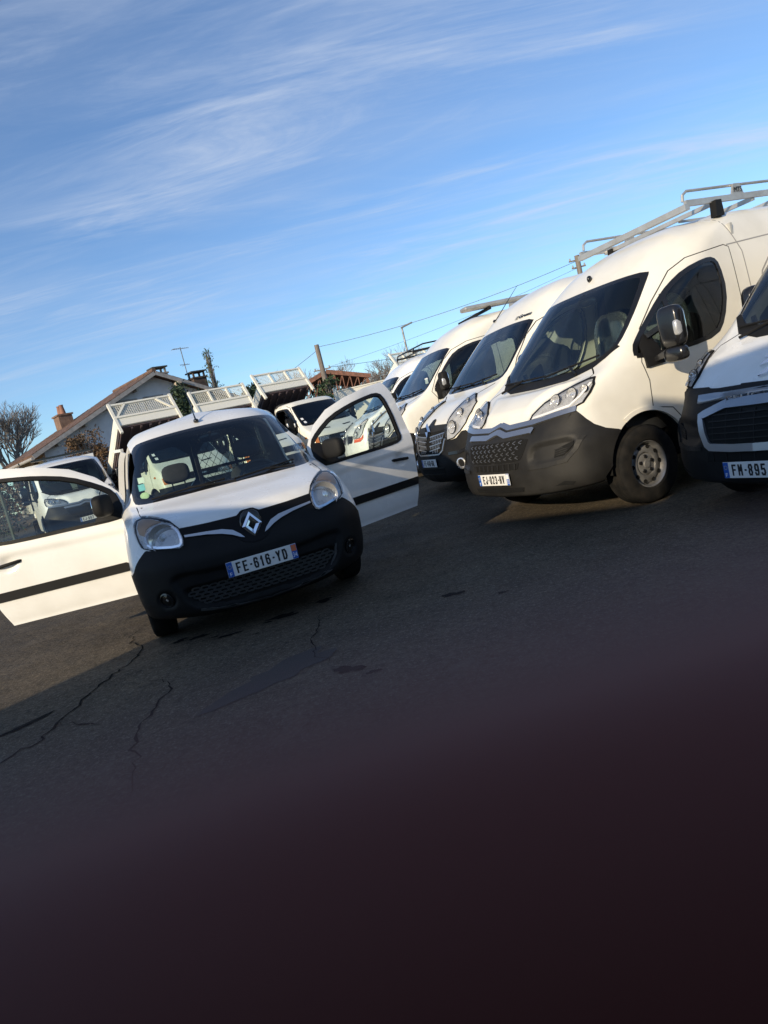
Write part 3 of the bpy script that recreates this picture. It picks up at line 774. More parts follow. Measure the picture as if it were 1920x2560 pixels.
# ------------------------------------------------------------------ shed, poles, wires
RST = noise_mat('rusty steel', (.26, .12, .08), (.14, .075, .055), 4, (.75, .95))
def shed():
    root = thing('open_shed', 'open rusty steel-framed shed behind the utility pole', 'shed', (-1.65, 50, gz(50)), R(8))
    zr, ze, hw, Lg = 5.85-gz(50), 4.85-gz(50), 3.1, 9
    for sg in (1, -1):
        a, b = Vector((0, 0, zr)), Vector((sg*hw, 0, ze)); d = b-a; n_ = Vector((sg*.31, 0, 1)).normalized(); x = d.normalized()
        ro = MB().box((a+b)/2+Vector((0, Lg/2, 0)), (d.length, Lg, .05), Matrix((x, n_.cross(x), n_)).transposed()).build('roof_sheet', RST, root)
        MB().bar(a+Vector((0, -.05, -.02)), b+Vector((0, -.05, -.02)), .10, .30, up=n_).build('fascia', RST, ro)
        for y in (.1, Lg/2, Lg-.1):
            MB().bar((sg*(hw-.25), y, 0), (sg*(hw-.25), y, ze), .16).build('post', RST, root)
    for y in (.1, Lg/2, Lg-.1):
        t = MB().bar((-hw+.2, y, ze-.65), (hw-.2, y, ze-.65), .09)
        for k in range(-5, 6):
            x = k*.55; zt = zr-.1-abs(x)*.32
            t.bar((x, y, ze-.65), (x, y, zt), .06); 
            if k < 5: t.bar((x, y, ze-.65), (x+.55, y, zr-.1-abs(x+.55)*.32), .05)
        t.build('truss', RST, root)
    return root
shed()
WPOLE = noise_mat('weathered pole', (.23, .20, .17), (.13, .11, .10), 3, (.8, .95), .2, stretch=(8, 8, .4))
def pole(name, label, cat, x, y, h, r, arms=(), m=WPOLE):
    root = thing(name, label, cat, (x, y, gz(y))); H = h-gz(y)
    MB().tube([(0, 0, -.3), (0, 0, H*.5), (0, 0, H)], [r*1.25, r*1.1, r], 12).build('post', m, root, smooth=True)
    for z, l in arms:
        a = MB().bar((-l, 0, z-gz(y)), (l, 0, z-gz(y)), .09, .07).build('crossarm', m, root)
        for q in (-l*.85, l*.85): MB().lathe([(.04, 0), (.055, .05), (.04, .09), (.05, .12), (.001, .14)], (q, 0, z-gz(y)+.03), (0, 0, 1), 8).build('insulator', mat('grey insulator', (.25, .25, .25), .3), a, smooth=True)
    return root
pole('utility_pole', 'weathered wooden utility pole in front of the rusty shed', 'utility pole', -1.65, 45, 7.15, .15, ((5.55, .55),))
pole('utility_pole', 'grey pole tip with crossarms just above the roof of the tallest van', 'utility pole', 14.1, 40, 7.85, .14, ((7.6, .5), (7.2, .4)))
lp = thing('street_lamp', 'slim grey street lamp above the van roofs', 'street lamp', (3.5, 40, gz(40)))
MB().tube([(0, 0, 0), (0, 0, 6.3-gz(40))], [.08, .05], 10).build('post', STEEL, lp, smooth=True)
MB().bar((-.05, 0, 6.28-gz(40)), (.62, -.15, 6.42-gz(40)), .16, .07).build('lamp_head', mat('dark lamp head', (.07, .075, .08), .5), lp)
def wire(label, a, b, sag, r=.014):
    a, b = Vector(a), Vector(b); pts = [a.lerp(b, k/24)-Vector((0, 0, sag*4*(k/24)*(1-k/24))) for k in range(25)]
    tag(MB().tube(pts, r, 5).build('overhead_wire', mat('wire', (.05, .05, .055), .6), None, smooth=True), label, 'wire', 'overhead wires')
wire('topmost wire running from the wooden pole to the grey pole behind the vans', (-1.65, 45, 7.0), (14.0, 40, 7.55), .42)
wire('fainter wire sagging below the topmost one between the two poles', (-1.2, 45, 5.62), (14.4, 40, 7.25), .30, .009)
wire('lowest wire running right from the crossarm of the wooden pole', (-1.2, 45, 5.60), (20, 62, 6.6), .5)
wire('wire dropping left from the top of the wooden pole behind the tipper cages', (-1.7, 45, 6.8), (-14, 52, 4.0), .5)

# ------------------------------------------------------------------ trees and shrubs
BARK = noise_mat('bare bark', (.15, .135, .12), (.23, .205, .185), 6, (.85, .95)); BARKG = noise_mat('grey twig', (.16, .14, .13), (.24, .21, .19), 6, (.85, .95))
def leaf_mat(name, a, b): return noise_mat(name, a, b, 3, (.6, .85), lo=.3, hi=.7)
def bare_tree(label, x, y, h, spread, seed, m=BARK, r0=.14, depth=6, lean=0):
    rnd = random.Random(seed); root = thing('bare_tree', label, 'tree', (x, y, gz(y)), 0, 'bare winter trees beyond the yard')
    tr = MB(); br = MB()
    def grow(p, d, L, r, k):
        q = p+d*L; mid = (p+q)/2+Vector((rnd.gauss(0, .05), rnd.gauss(0, .05), 0))*L
        (tr if k == 0 else br).tube([p, mid, q], [r, r*.85, r*.68], 6 if k < 2 else 3, caps=False)
        if k >= depth: return
        for i in range(rnd.choice((2, 3, 3, 4)) if k else 6):
            a = rnd.uniform(0, 6.28); t = rnd.uniform(.25, .75)*spread
            nd_ = (d+Vector((math.cos(a)*t, math.sin(a)*t, rnd.uniform(-.05, .25)))).normalized()
            st = q if i < 2 else p.lerp(q, rnd.uniform(.45, .95))
            grow(st, nd_, L*rnd.uniform(.62, .84), r*.62, k+1)
    grow(Vector((0, 0, -.1)), Vector((lean, 0, 1)).normalized(), h*.26, r0, 0)
    tr.build('trunk', m, root, smooth=True); br.build('crown', m, root)
    return root
def leafy(name, label, cat, x, y, h, rx, mats, seed, n=2600, z0=.1, leaf=.09, cone=False, twig=BARK):
    rnd = random.Random(seed); root = thing(name, label, cat, (x, y, gz(y)))
    t = MB(); cl = [MB() for _ in mats]
    t.tube([(0, 0, -.1), (rnd.gauss(0, .05), 0, h*.5), (0, 0, h*.92)], [.07+.02*h/3, .05, .015], 6, caps=False)
    cents = []
    for _ in range(int(26+h*8)):
        z = z0+(h-z0)*rnd.random()**.8; f = (1-z/h)**.8 if cone else math.sqrt(max(0.05, 1-((z-h*.52)/(h*.52))**2))
        a = rnd.uniform(0, 6.28); rr = rx*f*math.sqrt(rnd.uniform(.15, 1)); cents.append((Vector((math.cos(a)*rr, math.sin(a)*rr, z)), rnd.uniform(.16, .34)*rx*1.2))
    for c, _ in cents: t.tube([(0, 0, max(.05, c.z-.3*h)), c*.6+Vector((0, 0, c.z*.38)), c], [.03, .018, .006], 3, caps=False)
    for k in range(n):
        c, r = rnd.choice(cents); p = c+Vector((rnd.gauss(0, 1), rnd.gauss(0, 1), rnd.gauss(0, .8)))*r*.62
        u = Vector((rnd.gauss(0, 1), rnd.gauss(0, 1), rnd.gauss(0, 1))).normalized(); v = u.orthogonal().normalized(); s = leaf*rnd.uniform(.6, 1.4)
        i = rnd.randrange(len(mats)); b = len(cl[i].V)
        cl[i].add([p-u*s, p+v*s*.45, p+u*s, p-v*s*.45], [(0, 1, 2, 3)])
    t.build('stem', twig, root)
    for mb, m in zip(cl, mats): mb.build('crown', m, root)
    return root
bare_tree('large bare tree with a dense twiggy crown left of the house', -20.2, 40, 8.2, 1.0, 3, depth=7, r0=.20)
bare_tree('smaller bare tree at the left edge in front of the large bare one', -20.5, 34, 5.6, 1.05, 11, depth=6)
for i, (lb, x, y, h, s) in enumerate((('bare grey tree between the raised cages and the wooden pole', -4.2, 57, 7.4, 21), ('bare grey tree directly behind the rusty shed', -1.6, 62, 7.6, 22), ('bare grey tree past the right end of the shed roof', 2.4, 63, 7.0, 23),
                                      ('bare grey tree nearest the roof of the farthest van', 4.6, 62, 7.6, 24), ('bare grey tree rightmost in the thicket, lower than its neighbours', 6.8, 64, 6.6, 25), ('bare tree low behind the cream headboard', .6, 58, 5.4, 26))):
    bare_tree(lb, x, y, h, 1.0, s, BARKG, .15, 6)
DG = [leaf_mat('dark conifer', (.018, .035, .018), (.03, .05, .024)), leaf_mat('conifer tip', (.035, .06, .028), (.05, .075, .035))]
BRN = [leaf_mat('dry brown leaf', (.13, .075, .035), (.19, .115, .05)), leaf_mat('dry dark leaf', (.07, .045, .028), (.10, .065, .038))]
LGT = [leaf_mat('pale green leaf', (.09, .13, .05), (.13, .17, .07)), leaf_mat('mid green leaf', (.05, .085, .03), (.07, .11, .04))]
leafy('brown_shrub', 'rusty brown shrub in front of the grey gable wall', 'shrub', -9.45, 24, 2.85, .72, BRN, 31, 11000, leaf=.045)
leafy('brown_shrub', 'brown leafy shrub beside the left post of the nearest raised cage', 'shrub', -7.75, 24, 2.6, .6, BRN, 32, 7000, leaf=.045)
leafy('conifer', 'dark conifer showing between the first two raised cages', 'tree', -7.05, 29, 4.1, .8, DG, 33, 2600, cone=True)
leafy('conifer', 'low dark conifer just left of the second raised cage', 'tree', -6.45, 29.5, 3.6, .8, DG, 34, 2200, cone=True)
leafy('conifer', 'dark conifer behind the third raised cage, lowest of the three', 'tree', -4.4, 31, 3.7, 1.1, DG, 35, 2200, cone=True)
leafy('green_tree', 'slender pale green tree above the second raised cage', 'tree', -7.25, 38, 6.45, .40, LGT, 36, 420, z0=3.0, leaf=.06)
leafy('ivy_thicket', 'ivy-green thicket at the foot of the wooden pole', 'shrub', -1.5, 43.5, 3.75, .75, LGT[1:]+DG[:1], 37, 1500)
leafy('brown_hedge', 'dry brown hedge behind the wire fence at the left', 'hedge', -12.4, 21, 1.9, 2.2, BRN+DG[:1], 38, 8000, leaf=.05)
leafy('brown_hedge', 'dry brown hedge at the foot of the bare trees', 'hedge', -17.2, 27, 2.2, 2.3, BRN, 39, 6000, leaf=.06)
# wire fence
fe = thing('wire_fence', 'green wire mesh fence with slim dark posts in front of the brown hedge', 'fence', (-10.2, 19.2, gz(19)), R(165))
for k in range(4): MB().bar((k*1.6, 0, 0), (k*1.6, 0, 1.9), .06).build('post', mat('dark green metal', (.02, .035, .025), .5), fe)
mesh_grid((0, 0, .05), (4.8, 0, 0), (0, 0, 1.75), 60, 18, .006, 'wire_mesh', mat('dark green metal', (.02, .035, .025), .5), fe)

# ------------------------------------------------------------------ building added out of view behind the photographer to shade the foreground
def shade_building():
    d = Vector((.616, .788, 0)); a = math.atan2(d.y, d.x)-math.pi/2         # local x runs along the wall
    root = thing('shade_building', 'grey building added out of view behind the photographer to shade the yard', 'building', d*-3.0, a)
    WALL = noise_mat('workshop cladding', (.30, .30, .29), (.25, .25, .24), 3, (.6, .8))
    for x0, x1, h in ((-4.95, -1.75, 2.86), (-1.75, 9.0, 3.8)):
        MB().box(((x0+x1)/2, -2.5, h/2), (x1-x0-.004, 5.0, h)).build('wall', WALL, root)
        MB().box(((x0+x1)/2, -2.5, h+.05), (x1-x0-.004, 5.06, .10)).build('roof', PLASTG, root)
    for x0, w in ((-4.2, 1.0), (.2, 3.2), (4.6, 3.2)):
        dd = MB().box((x0+w/2, .02, 1.25), (w, .06, 2.5)).build('door', mat('workshop door', (.12, .14, .17), .5), root)
        for k in range(5): MB().box((x0+w/2, .06, .3+k*.5), (w-.06, .03, .42)).build('door_panel', mat('workshop door', (.12, .14, .17), .5), dd)
shade_building()

def seat(parent, x, y, z0=.55, back=.62, w=.48, head=True, tilt=.18, film=False, m=None):
    m = m or SEAT
    rot = Matrix.Rotation(-tilt, 3, 'Y')
    s = MB().blob((x+.22, y, z0), (.52, w, .18), 8, 4).build('seat', m, parent, smooth=True)
    c = Vector((x-.05, y, z0+.05+back/2)); b = MB().blob(c, (.14, w*.96, back), 10, 4, rot).build('backrest', m, s, smooth=True)
    if head:
        top = c + rot @ Vector((0, 0, back/2))
        for q in (-.06, .06): MB().tube([top+Vector((0, q, -.03)), top+rot @ Vector((0, q, .11))], .007, 6).build('headrest_post', GAP, s)
        MB().blob(top + rot @ Vector((.01, 0, .155)), (.11, .27, .19), 10, 3.2, rot).build('headrest', m, s, smooth=True)
    return s

def steering(parent, c, r=.19, tilt=.9):
    mtx = Matrix.Rotation(-tilt, 3, 'Y'); pts = []
    mb = MB(); n = 28
    ring = [Vector(c)+mtx @ Vector((0, math.cos(2*math.pi*k/n)*r, math.sin(2*math.pi*k/n)*r)) for k in range(n+1)]
    mb.tube(ring, .016, 8, caps=False)
    mb.blob(c, (.06, .16, .14), 8, 3, mtx)
    for a in (0, math.pi, -math.pi/2): mb.bar(c, Vector(c)+mtx @ Vector((0, math.cos(a)*r, math.sin(a)*r)), .035, .02)
    return mb.build('steering_wheel', DASH, parent, smooth=True)

def diamond_badge(parent, o, w, h, d=.012, tilt=0.0):
    """upright ring of a rhombus with a folded face"""
    mb = MB(); V = []; F = []
    def rh(k, x): return [(x, 0, h/2*k), (x, -w/2*k, 0), (x, 0, -h/2*k), (x, w/2*k, 0)]
    lay = [rh(1.0, 0), rh(.98, d*.4), rh(.70, d), rh(.38, d*.35), rh(.36, 0)]
    rot = Matrix.Rotation(tilt, 3, 'Y')
    for L in lay: V += [rot @ Vector(p)+Vector(o) for p in L]
    for i in range(4):
        for k in range(4): F.append((i*4+k, (i+1)*4+k, (i+1)*4+(k+1) % 4, i*4+(k+1) % 4))
    F = [tuple(reversed(f)) for f in F]
    return mb.add(V, F).build('diamond_badge', CHROME, parent)

def well(parent, cx, cz, r, y0, y1, name='wheel_well'):
    mb = MB(); V = []; F = []; n = 20
    for k in range(n+1):
        a = -.02+(math.pi+.04)*k/n
        V += [(cx+math.cos(a)*r, y0, cz+math.sin(a)*r), (cx+math.cos(a)*r, y1, cz+math.sin(a)*r)]
    for k in range(n): F.append((2*k, 2*k+1, 2*k+3, 2*k+2))
    F.append(tuple(range(0, 2*n+2, 2)))
    return mb.add(V, F).build(name, GAP, parent)

def circ(cx, cz, r, n=40): return [(cx+r*math.cos(2*math.pi*k/n), cz+r*math.sin(2*math.pi*k/n)) for k in range(n)]

def side(sg): return lambda C, N: (C[:, 1]*sg > .3)

def make_kangoo():
    root = thing('parked_van', 'small white van with both front doors open and a black front bumper', 'van', (-.9376, 4.903, 0), -1.26245)
    S = kangoo_shell(1.0)
    fr = lambda V, N: (V[:, 0] > -.60) & (N[:, 0] > .1)
    S.emboss(smooth_poly(mir([(0, .530), (.30, .535), (.60, .562), (.66, .52), (.635, .43), (.60, .34), (.52, .265), (.3, .225), (0, .205)]), 1), 'yz', -.028, .030, fr)
    S.emboss(smooth_poly(mir([(0, .435), (.36, .435), (.575, .44), (.575, .36), (.53, .285), (.40, .25), (0, .215)]), 1), 'yz', -.030, .018, fr)
    for sg in (1, -1):
        S.emboss([(sg*a, b) for a, b in circ(.705, .378, .072, 24)], 'yz', -.022, .02, fr)
        S.emboss(circ(-2.28, .845, .075, 24), 'xz', -.025, .05, lambda V, N: V[:, 1]*sg > .3)
    for sg in (1, -1): S.emboss([(-1.0, .30), (-1.0, .90), (-2.6, .955), (-4.3, .97), (-4.3, .30)], 'xz', -.012, .05, lambda V, N: (V[:, 1]*sg > .3) & (np.abs(N[:, 1]) > .6))
    K = Skin(S)
    front = lambda C, N: (C[:, 0] > -.585) & (N[:, 0] > -.5)
    hood_edge = [(0, .872), (.042, .872), (.088, .842), (.30, .846), (.50, .856)]
    S.region(mir(hood_edge+[(.487, .80), (.485, .745), (.51, .722), (.69, .748), (.775, .757), (1.2, .757), (1.2, 0), (0, 0)]), 'yz', 'bumper', lambda C, N: front(C, N) & (np.abs(C[:, 1]) < .75))
    S.region([(.1, .757), (-.265, .757), (-.30, .70), (-.345, .62), (-.40, .595), (-.62, .583), (-.62, 0), (.1, 0)], 'xz', 'bumper', lambda C, N: np.abs(C[:, 1]) >= .75)
    S.region(mir(hood_edge+[(.54, .905), (.64, .955), (.735, .99), (.752, 1.055), (.55, 1.052), (0, 1.05)]), 'yz', 'bonnet', lambda C, N: C[:, 0] > -1.15)
    WS = smooth_poly(mir([(0, 1.066), (.55, 1.062), (.72, 1.066), (.768, 1.085), (.765, 1.19), (.725, 1.40), (.69, 1.52), (.645, 1.585), (.56, 1.60), (.3, 1.618), (0, 1.624)]), 1)
    wcond = lambda C, N: (C[:, 0] > -1.95) & (N[:, 0] > .12)
    S.region(WS, 'yz', 'frit', wcond)
    S.region(inset(smooth_poly(mir([(0, 1.10), (.55, 1.10), (.70, 1.11), (.735, 1.14), (.725, 1.22), (.69, 1.39), (.655, 1.50), (.61, 1.56), (.54, 1.575), (.3, 1.59), (0, 1.595)]), 1), 0), 'yz', 'ws', wcond, only=['frit'])
    X = lambda d: -1.25-d
    door = [(X(.03), .325), (X(1.14), .325), (X(1.20), .48), (X(1.235), .64), (X(1.285), 1.16), (X(1.268), 1.55), (X(1.24), 1.672), (X(.94), 1.640), (X(.65), 1.585), (X(.4), 1.505), (X(.2), 1.385), (X(.08), 1.275), (X(0), 1.19), (X(-.03), 1.06), (X(-.01), .85), (X(.015), .6)]
    dwin = smooth_poly([(X(1.05), 1.565), (X(1.13), 1.53), (X(1.155), 1.34), (X(1.15), 1.10), (X(1.10), 1.025), (X(.9), 1.008), (X(.40), .998), (X(.03), .990), (X(.0), 1.02), (X(.01), 1.11), (X(.06), 1.225), (X(.18), 1.315), (X(.4), 1.435), (X(.65), 1.505), (X(.85), 1.54)], 1)
    for sg, nm in ((1, 'L'), (-1, 'R')):
        S.region(door, 'xz', 'door'+nm, side(sg))
        S.region(inset(dwin, .008), 'xz', 'win'+nm, side(sg), only=['door'+nm])
        S.region(inset(circ(-.875, .33, .375), 0), 'xz', 'hole', lambda C, N: (C[:, 1]*sg > .55) & (C[:, 2] < .75))
        S.region(circ(-3.57, .33, .375), 'xz', 'hole', lambda C, N: (C[:, 1]*sg > .55) & (C[:, 2] < .75))
    S.region([(-2.60, .36), (-3.26, .36), (-3.30, 1.0), (-3.26, 1.62), (-2.62, 1.64)], 'xz', 'slide', side(-1))
    for sg in (1, -1):
        S.region(smooth_poly([(sg*.05, .98), (sg*.70, .98), (sg*.66, 1.58), (sg*.05, 1.60)], 1), 'yz', 'rearwin', lambda C, N: (C[:, 0] < -3.9) & (N[:, 0] < -.3))
    body = shell_obj(S, 'body', 'body', PAINT, root, skirt=.02)
    shell_obj(S, ['body'], 'interior_lining', LINING, root, off=-.035, flip=True)
    shell_obj(S, 'bonnet', 'bonnet', PAINT, root, off=.001, skirt=.02)
    bump = shell_obj(S, 'bumper', 'front_bumper', PLAST, root, off=.004, skirt=.03)
    ws = shell_obj(S, 'ws', 'windscreen', GLASS, root)
    shell_obj(S, 'frit', 'windscreen_border', GLOSSB, ws)
    shell_obj(S, 'rearwin', 'rear_window', GLASS, root)
    o = shell_obj(S, 'slide', 'sliding_door', PAINT, root, skirt=.06, xform=Matrix.Translation((-.62, -.10, 0)))
    MB().bar((-2.75, -.78, 1.62), (-3.05, -.86, 1.64), .03, .03).build('door_rail_arm', PAINT, o)
    # panel gaps
    ribbon(K, hood_edge[2:]+[(.54, .905), (.64, .955), (.735, .99), (.752, 1.055)], 'yz', 'bonnet_gap', GAP, body, w=.007)
    ribbon(K, [(-a, b) for a, b in hood_edge[2:]+[(.54, .905), (.64, .955), (.735, .99), (.752, 1.055)]], 'yz', 'bonnet_gap', GAP, body, w=.007)
    # grille band, bright strips, badge
    band = mir([(0, .866), (.040, .866), (.086, .836), (.30, .838), (.488, .848), (.478, .792), (.32, .764), (.20, .738), (.135, .705), (.085, .655), (.03, .636), (0, .636)])
    skin_patch(K, band, 'yz', 'grille_band', mat('black trim', (.007, .007, .008), .4, spec=.12), bump, .010, .02, grid=.03)
    for sg in (1, -1):
        st = [(.470, .800), (.32, .788), (.21, .776), (.14, .752), (.095, .712), (.072, .680), (.098, .690), (.155, .722), (.22, .746), (.32, .768), (.470, .786)]
        skin_patch(K, [(sg*a, b) for a, b in st], 'yz', 'grille_strip', SILV, bump, .018, .02, grid=.03)
    p, n = K.at('yz', 0, .755); MB().blob((p[0]-.012, 0, .755), (.05, .17, .23), 10, 2.4).build('badge_mount', GLOSSB, bump, smooth=True)
    diamond_badge(bump, (p[0]+.012, 0, .758), .150, .200, .026, -.12)
    p, n = K.at('yz', 0, .565)
    number_plate(root, (p[0]+.010, 0, .493), (0, 1, 0), (0, 0, 1), 'FE-616-YD', '34', True, tw=.375, tc=-.005)
    # lower grille: a honeycomb of long cells
    hx = MB(); cw, ch = .062, .026
    for r in range(5):
        z = .405-r*ch*1.0
        for k in range(-9, 10):
            y = k*cw+(cw/2 if r % 2 else 0)
            if abs(y) > .54-max(0, r-2)*.05: continue
            q = [(y-cw*.5, z), (y-cw*.30, z+ch*.5), (y+cw*.30, z+ch*.5), (y+cw*.5, z), (y+cw*.30, z-ch*.5), (y-cw*.30, z-ch*.5)]
            P3 = []
            for a, b in q:
                h_, n_ = K.at('yz', a, b)
                if h_ is None: break
                P3.append(h_+Vector((.012, 0, 0)))
            if len(P3) == 6:
                for i in range(6): hx.bar(P3[i], P3[(i+1) % 6], .004, .012)
    hx.build('lower_grille', mat('grille dark plastic', (.024, .025, .027), .45), bump)['kind'] = 'stuff'
    skin_patch(K, smooth_poly(mir([(0, .425), (.34, .425), (.54, .425), (.545, .36), (.50, .30), (.38, .262), (0, .225)]), 1), 'yz', 'grille_opening', GAP, bump, .003, .01, grid=.04)
    ribbon(K, [(-.50, .258), (-.40, .238), (-.2, .212), (0, .200), (.2, .212), (.40, .238), (.50, .262), (.57, .36), (.585, .44)], 'yz', 'grille_lip', mat('grille grey plastic', (.05, .052, .055), .45), bump, w=.014, h=.008)
    # lamps
    hl = [(.497, .862), (.535, .908), (.60, .942), (.66, .964), (.72, .977), (.765, .968), (.785, .93), (.790, .88), (.782, .82), (.765, .775), (.72, .756), (.62, .738), (.525, .722), (.495, .735), (.483, .775), (.484, .82)]
    for sg in (1, -1):
        M = lambda q: [(sg*a, b) for a, b in q]
        base = skin_patch(K, M(hl), 'yz', 'headlight', HOUS, root, .002, .03, grid=.03)
        ribbon(K, M(hl), 'yz', 'lamp_seal', GAP, base, w=.007, h=.006, closed=True, step=.02)
        skin_patch(K, M([(.60, .925), (.66, .955), (.72, .968), (.755, .958), (.772, .915), (.765, .87), (.735, .855), (.71, .90), (.66, .92)]), 'yz', 'indicator', mat('clear amber', (.50, .34, .22), .25, .2), base, .007, .02, grid=.03)
        bz = smooth_poly(M([(.505, .85), (.56, .892), (.66, .897), (.725, .86), (.735, .80), (.70, .765), (.53, .735), (.497, .76)]), 1)
        ribbon(K, bz, 'yz', 'lamp_bezel', CHROME, base, w=.016, h=.016, closed=True, step=.02)
        q, n_ = K.at('yz', sg*.615, .815)
        ax = Vector((1, sg*.12, .12)).normalized()
        MB().lathe([(.105, .010), (.095, .004), (.07, -.01), (.035, -.02), (.03, .0), (.022, .012), (.001, .014)], q+Vector((-.005, 0, 0)), ax, 28).build('reflector', REFL, base, smooth=True)
        fl = MB()
        for k in range(-4, 5): fl.box(q+Vector((.012, k*.02, -.02)), (.004, .003, .10))
        fl.build('lens_rib', LENS, base)
        skin_patch(K, M(hl), 'yz', 'lens', LENS, base, .024, .026, grid=.03)
        q, n_ = K.at('yz', sg*.705, .378)
        f = MB().lathe([(.060, -.008), (.060, .012), (.050, .016), (.047, .006)], q, n_, 24).build('fog_light', GLOSSB, root, smooth=True)
        MB().lathe([(.047, .0), (.03, -.006), (.012, -.004), (.010, .006), (.001, .006)], q, n_, 24).build('reflector', REFL, f, smooth=True)
        MB().lathe([(.048, .006), (.03, .014), (.001, .017)], q, n_, 24).build('lens', LENS, f, smooth=True)
    # doors swung open
    for sg, nm, ang in ((1, 'L', 64.8), (-1, 'R', 75)):
        hp = Vector((-1.25, sg*.88, 0)); X4 = Matrix.Translation(hp) @ Matrix.Rotation(R(-sg*ang), 4, 'Z') @ Matrix.Translation(-hp)
        d = shell_obj(S, 'door'+nm, 'front_door', PAINT, root, skirt=.045, xform=X4)
        shell_obj(S, 'door'+nm, 'door_inner', LINING, d, off=-.045, flip=True, xform=X4)
        o = ribbon(K, inset(dwin, .008), 'xz', 'window_seal', PLAST, d, w=.030, h=.004, depth=.03, sign=sg, closed=True, step=.02); o.data.transform(X4)
        shell_obj(S, 'win'+nm, 'door_window', GLASS, d, off=-.01, xform=X4)
        st = [(X(.05), .552), (X(.05), .605), (X(.08), .622), (X(1.225), .622), (X(1.205), .545), (X(.07), .545)]
        o = skin_patch(K, st, 'xz', 'side_moulding', PLAST, d, .012, .02, sign=sg, grid=.06); o.data.transform(X4)
        q, n_ = K.at('xz', -2.28, .845, sg)
        mb = MB().tube([q+Vector((.125, sg*.014, .012)), q+Vector((.10, sg*.034, .008)), q+Vector((0, sg*.042, 0)), q+Vector((-.10, sg*.034, -.008)), q+Vector((-.125, sg*.012, -.010))], [.008, .014, .015, .015, .011], 8)
        o = mb.build('door_handle', PLAST, d, smooth=True); o.data.transform(X4)
        # mirror on its foot
        fo = skin_patch(K, [(X(.235), 1.005), (X(.0), .995), (X(-.012), 1.04), (X(.0), 1.10), (X(.06), 1.215), (X(.13), 1.20)], 'xz', 'mirror_foot', PLAST, d, .016, .03, sign=sg, grid=.05); fo.data.transform(X4)
        q, n_ = K.at('xz', X(.14), 1.09, sg)
        c = q+Vector((.05, sg*.165, .045))
        mb = MB().blob(c, (.11, .235, .185), 12, 3.4, Matrix.Rotation(sg*.12, 3, 'Z')).bar(q, c, .07, .06)
        mm = mb.build('door_mirror', PLAST, d, smooth=True)
        mg = MB().blob(c+Vector((-.05, 0, 0)), (.02, .20, .15), 8, 4).build('mirror_glass', MIRR, d, smooth=True)
        for o in (mm, mg): o.data.transform(X4)
    # wheels and underside
    for x in (-.875, -3.57):
        for sg in (1, -1):
            wheel(root, (x, sg*.79, .312), sg, .312, .195, .195, lite=True)
            well(root, x, .33, .372, sg*.55, sg*.868)
    MB().box((-2.2, 0, .27), (3.9, 1.42, .08)).build('underbody', GAP, root)
    MB().box((-3.2, 0, .52), (1.9, 1.5, .04)).build('cargo_floor', LINING, root)
    MB().box((-1.9, 0, .42), (1.3, 1.5, .04)).build('cabin_floor', LINING, root)
    # cabin
    db = MB().prism([(-.86, 1.045), (-1.02, 1.065), (-1.22, 1.07), (-1.33, 1.03), (-1.36, .92), (-1.28, .55), (-.95, .5)], (0, .72, 0), (1, 0, 0), (0, 0, 1), -1.44)
    db.build('dashboard', DASH, root)
    MB().blob((-1.25, .37, 1.085), (.22, .36, .10), 8, 3).build('instrument_hood', DASH, root, smooth=True)
    steering(root, (-1.47, .37, 1.03), .185, .55)
    seat(root, -2.0, .385, .64, .50, .48); seat(root, -2.0, -.34, .60, .45, .48)
    q, n_ = K.at('yz', .02, 1.52)
    MB().blob(q+Vector((-.13, 0, -.02)), (.05, .21, .075), 10, 3).bar(q+Vector((-.02, 0, .02)), q+Vector((-.11, 0, 0)), .02).build('inside_mirror', GLOSSB, root, smooth=True)
    # mesh bulkhead behind the driver
    bx = -2.42; fr_ = MB(); y0, y1, z0, z1 = -.10, .66, .72, 1.60
    for a, b in (((bx, y0, z0), (bx, y0, z1)), ((bx, y1, z0), (bx, y1-.08, z1)), ((bx, y0, z1), (bx, y1-.08, z1)), ((bx, y0, z0), (bx, y1, z0)), ((bx, y0, 1.22), (bx, y1, 1.22)), ((bx, .3, z0), (bx, .3, z1))): fr_.bar(a, b, .03, .03)
    bo = fr_.build('bulkhead_frame', GLOSSB, root)
    ms = MB(); st = .075
    for k in range(-16, 24):
        for s2 in (1, -1):
            # lines z = z0 + s2*(y-yk)*1.35
            a = y0+k*st; pts = []
            for y in (y0, y1-.04):
                z = z0+.02+(y-a)*1.35 if s2 > 0 else z1-(y-a)*1.35
                pts.append((y, z))
            (ya, za), (yb, zb) = pts
            def clip(ya, za, yb, zb):
                t0, t1 = 0, 1; dz = zb-za
                for lo_, hi_ in ((z0, z1),):
                    ta, tb = (lo_-za)/dz, (hi_-za)/dz
                    if ta > tb: ta, tb = tb, ta
                    t0, t1 = max(t0, ta), min(t1, tb)
                return (t0, t1) if t1 > t0 else None
            c = clip(ya, za, yb, zb)
            if c: ms.bar((bx, ya+(yb-ya)*c[0], za+(zb-za)*c[0]), (bx, ya+(yb-ya)*c[1], za+(zb-za)*c[1]), .0045)
    ms.build('bulkhead_mesh', GLOSSB, root)['kind'] = 'stuff'
    # stickers inside the screen
    def decal(name, y, z, w, h, m, off=.004, rnd=False):
        pts = [(y-w/2, z-h/2), (y+w/2, z-h/2), (y+w/2, z+h/2), (y-w/2, z+h/2)] if not rnd else [(y+w/2*math.cos(a), z+h/2*math.sin(a)) for a in np.linspace(0, 2*math.pi, 20, endpoint=False)]
        return skin_patch(K, pts, 'yz', name, m, ws, -off, off+.001, grid=.05)
    decal('sticker', -.665, 1.265, .055, .05, mat('sticker white', (.7, .74, .7), .5))
    decal('sticker', -.675, 1.205, .055, .055, mat('sticker blue', (.25, .55, .62), .5))
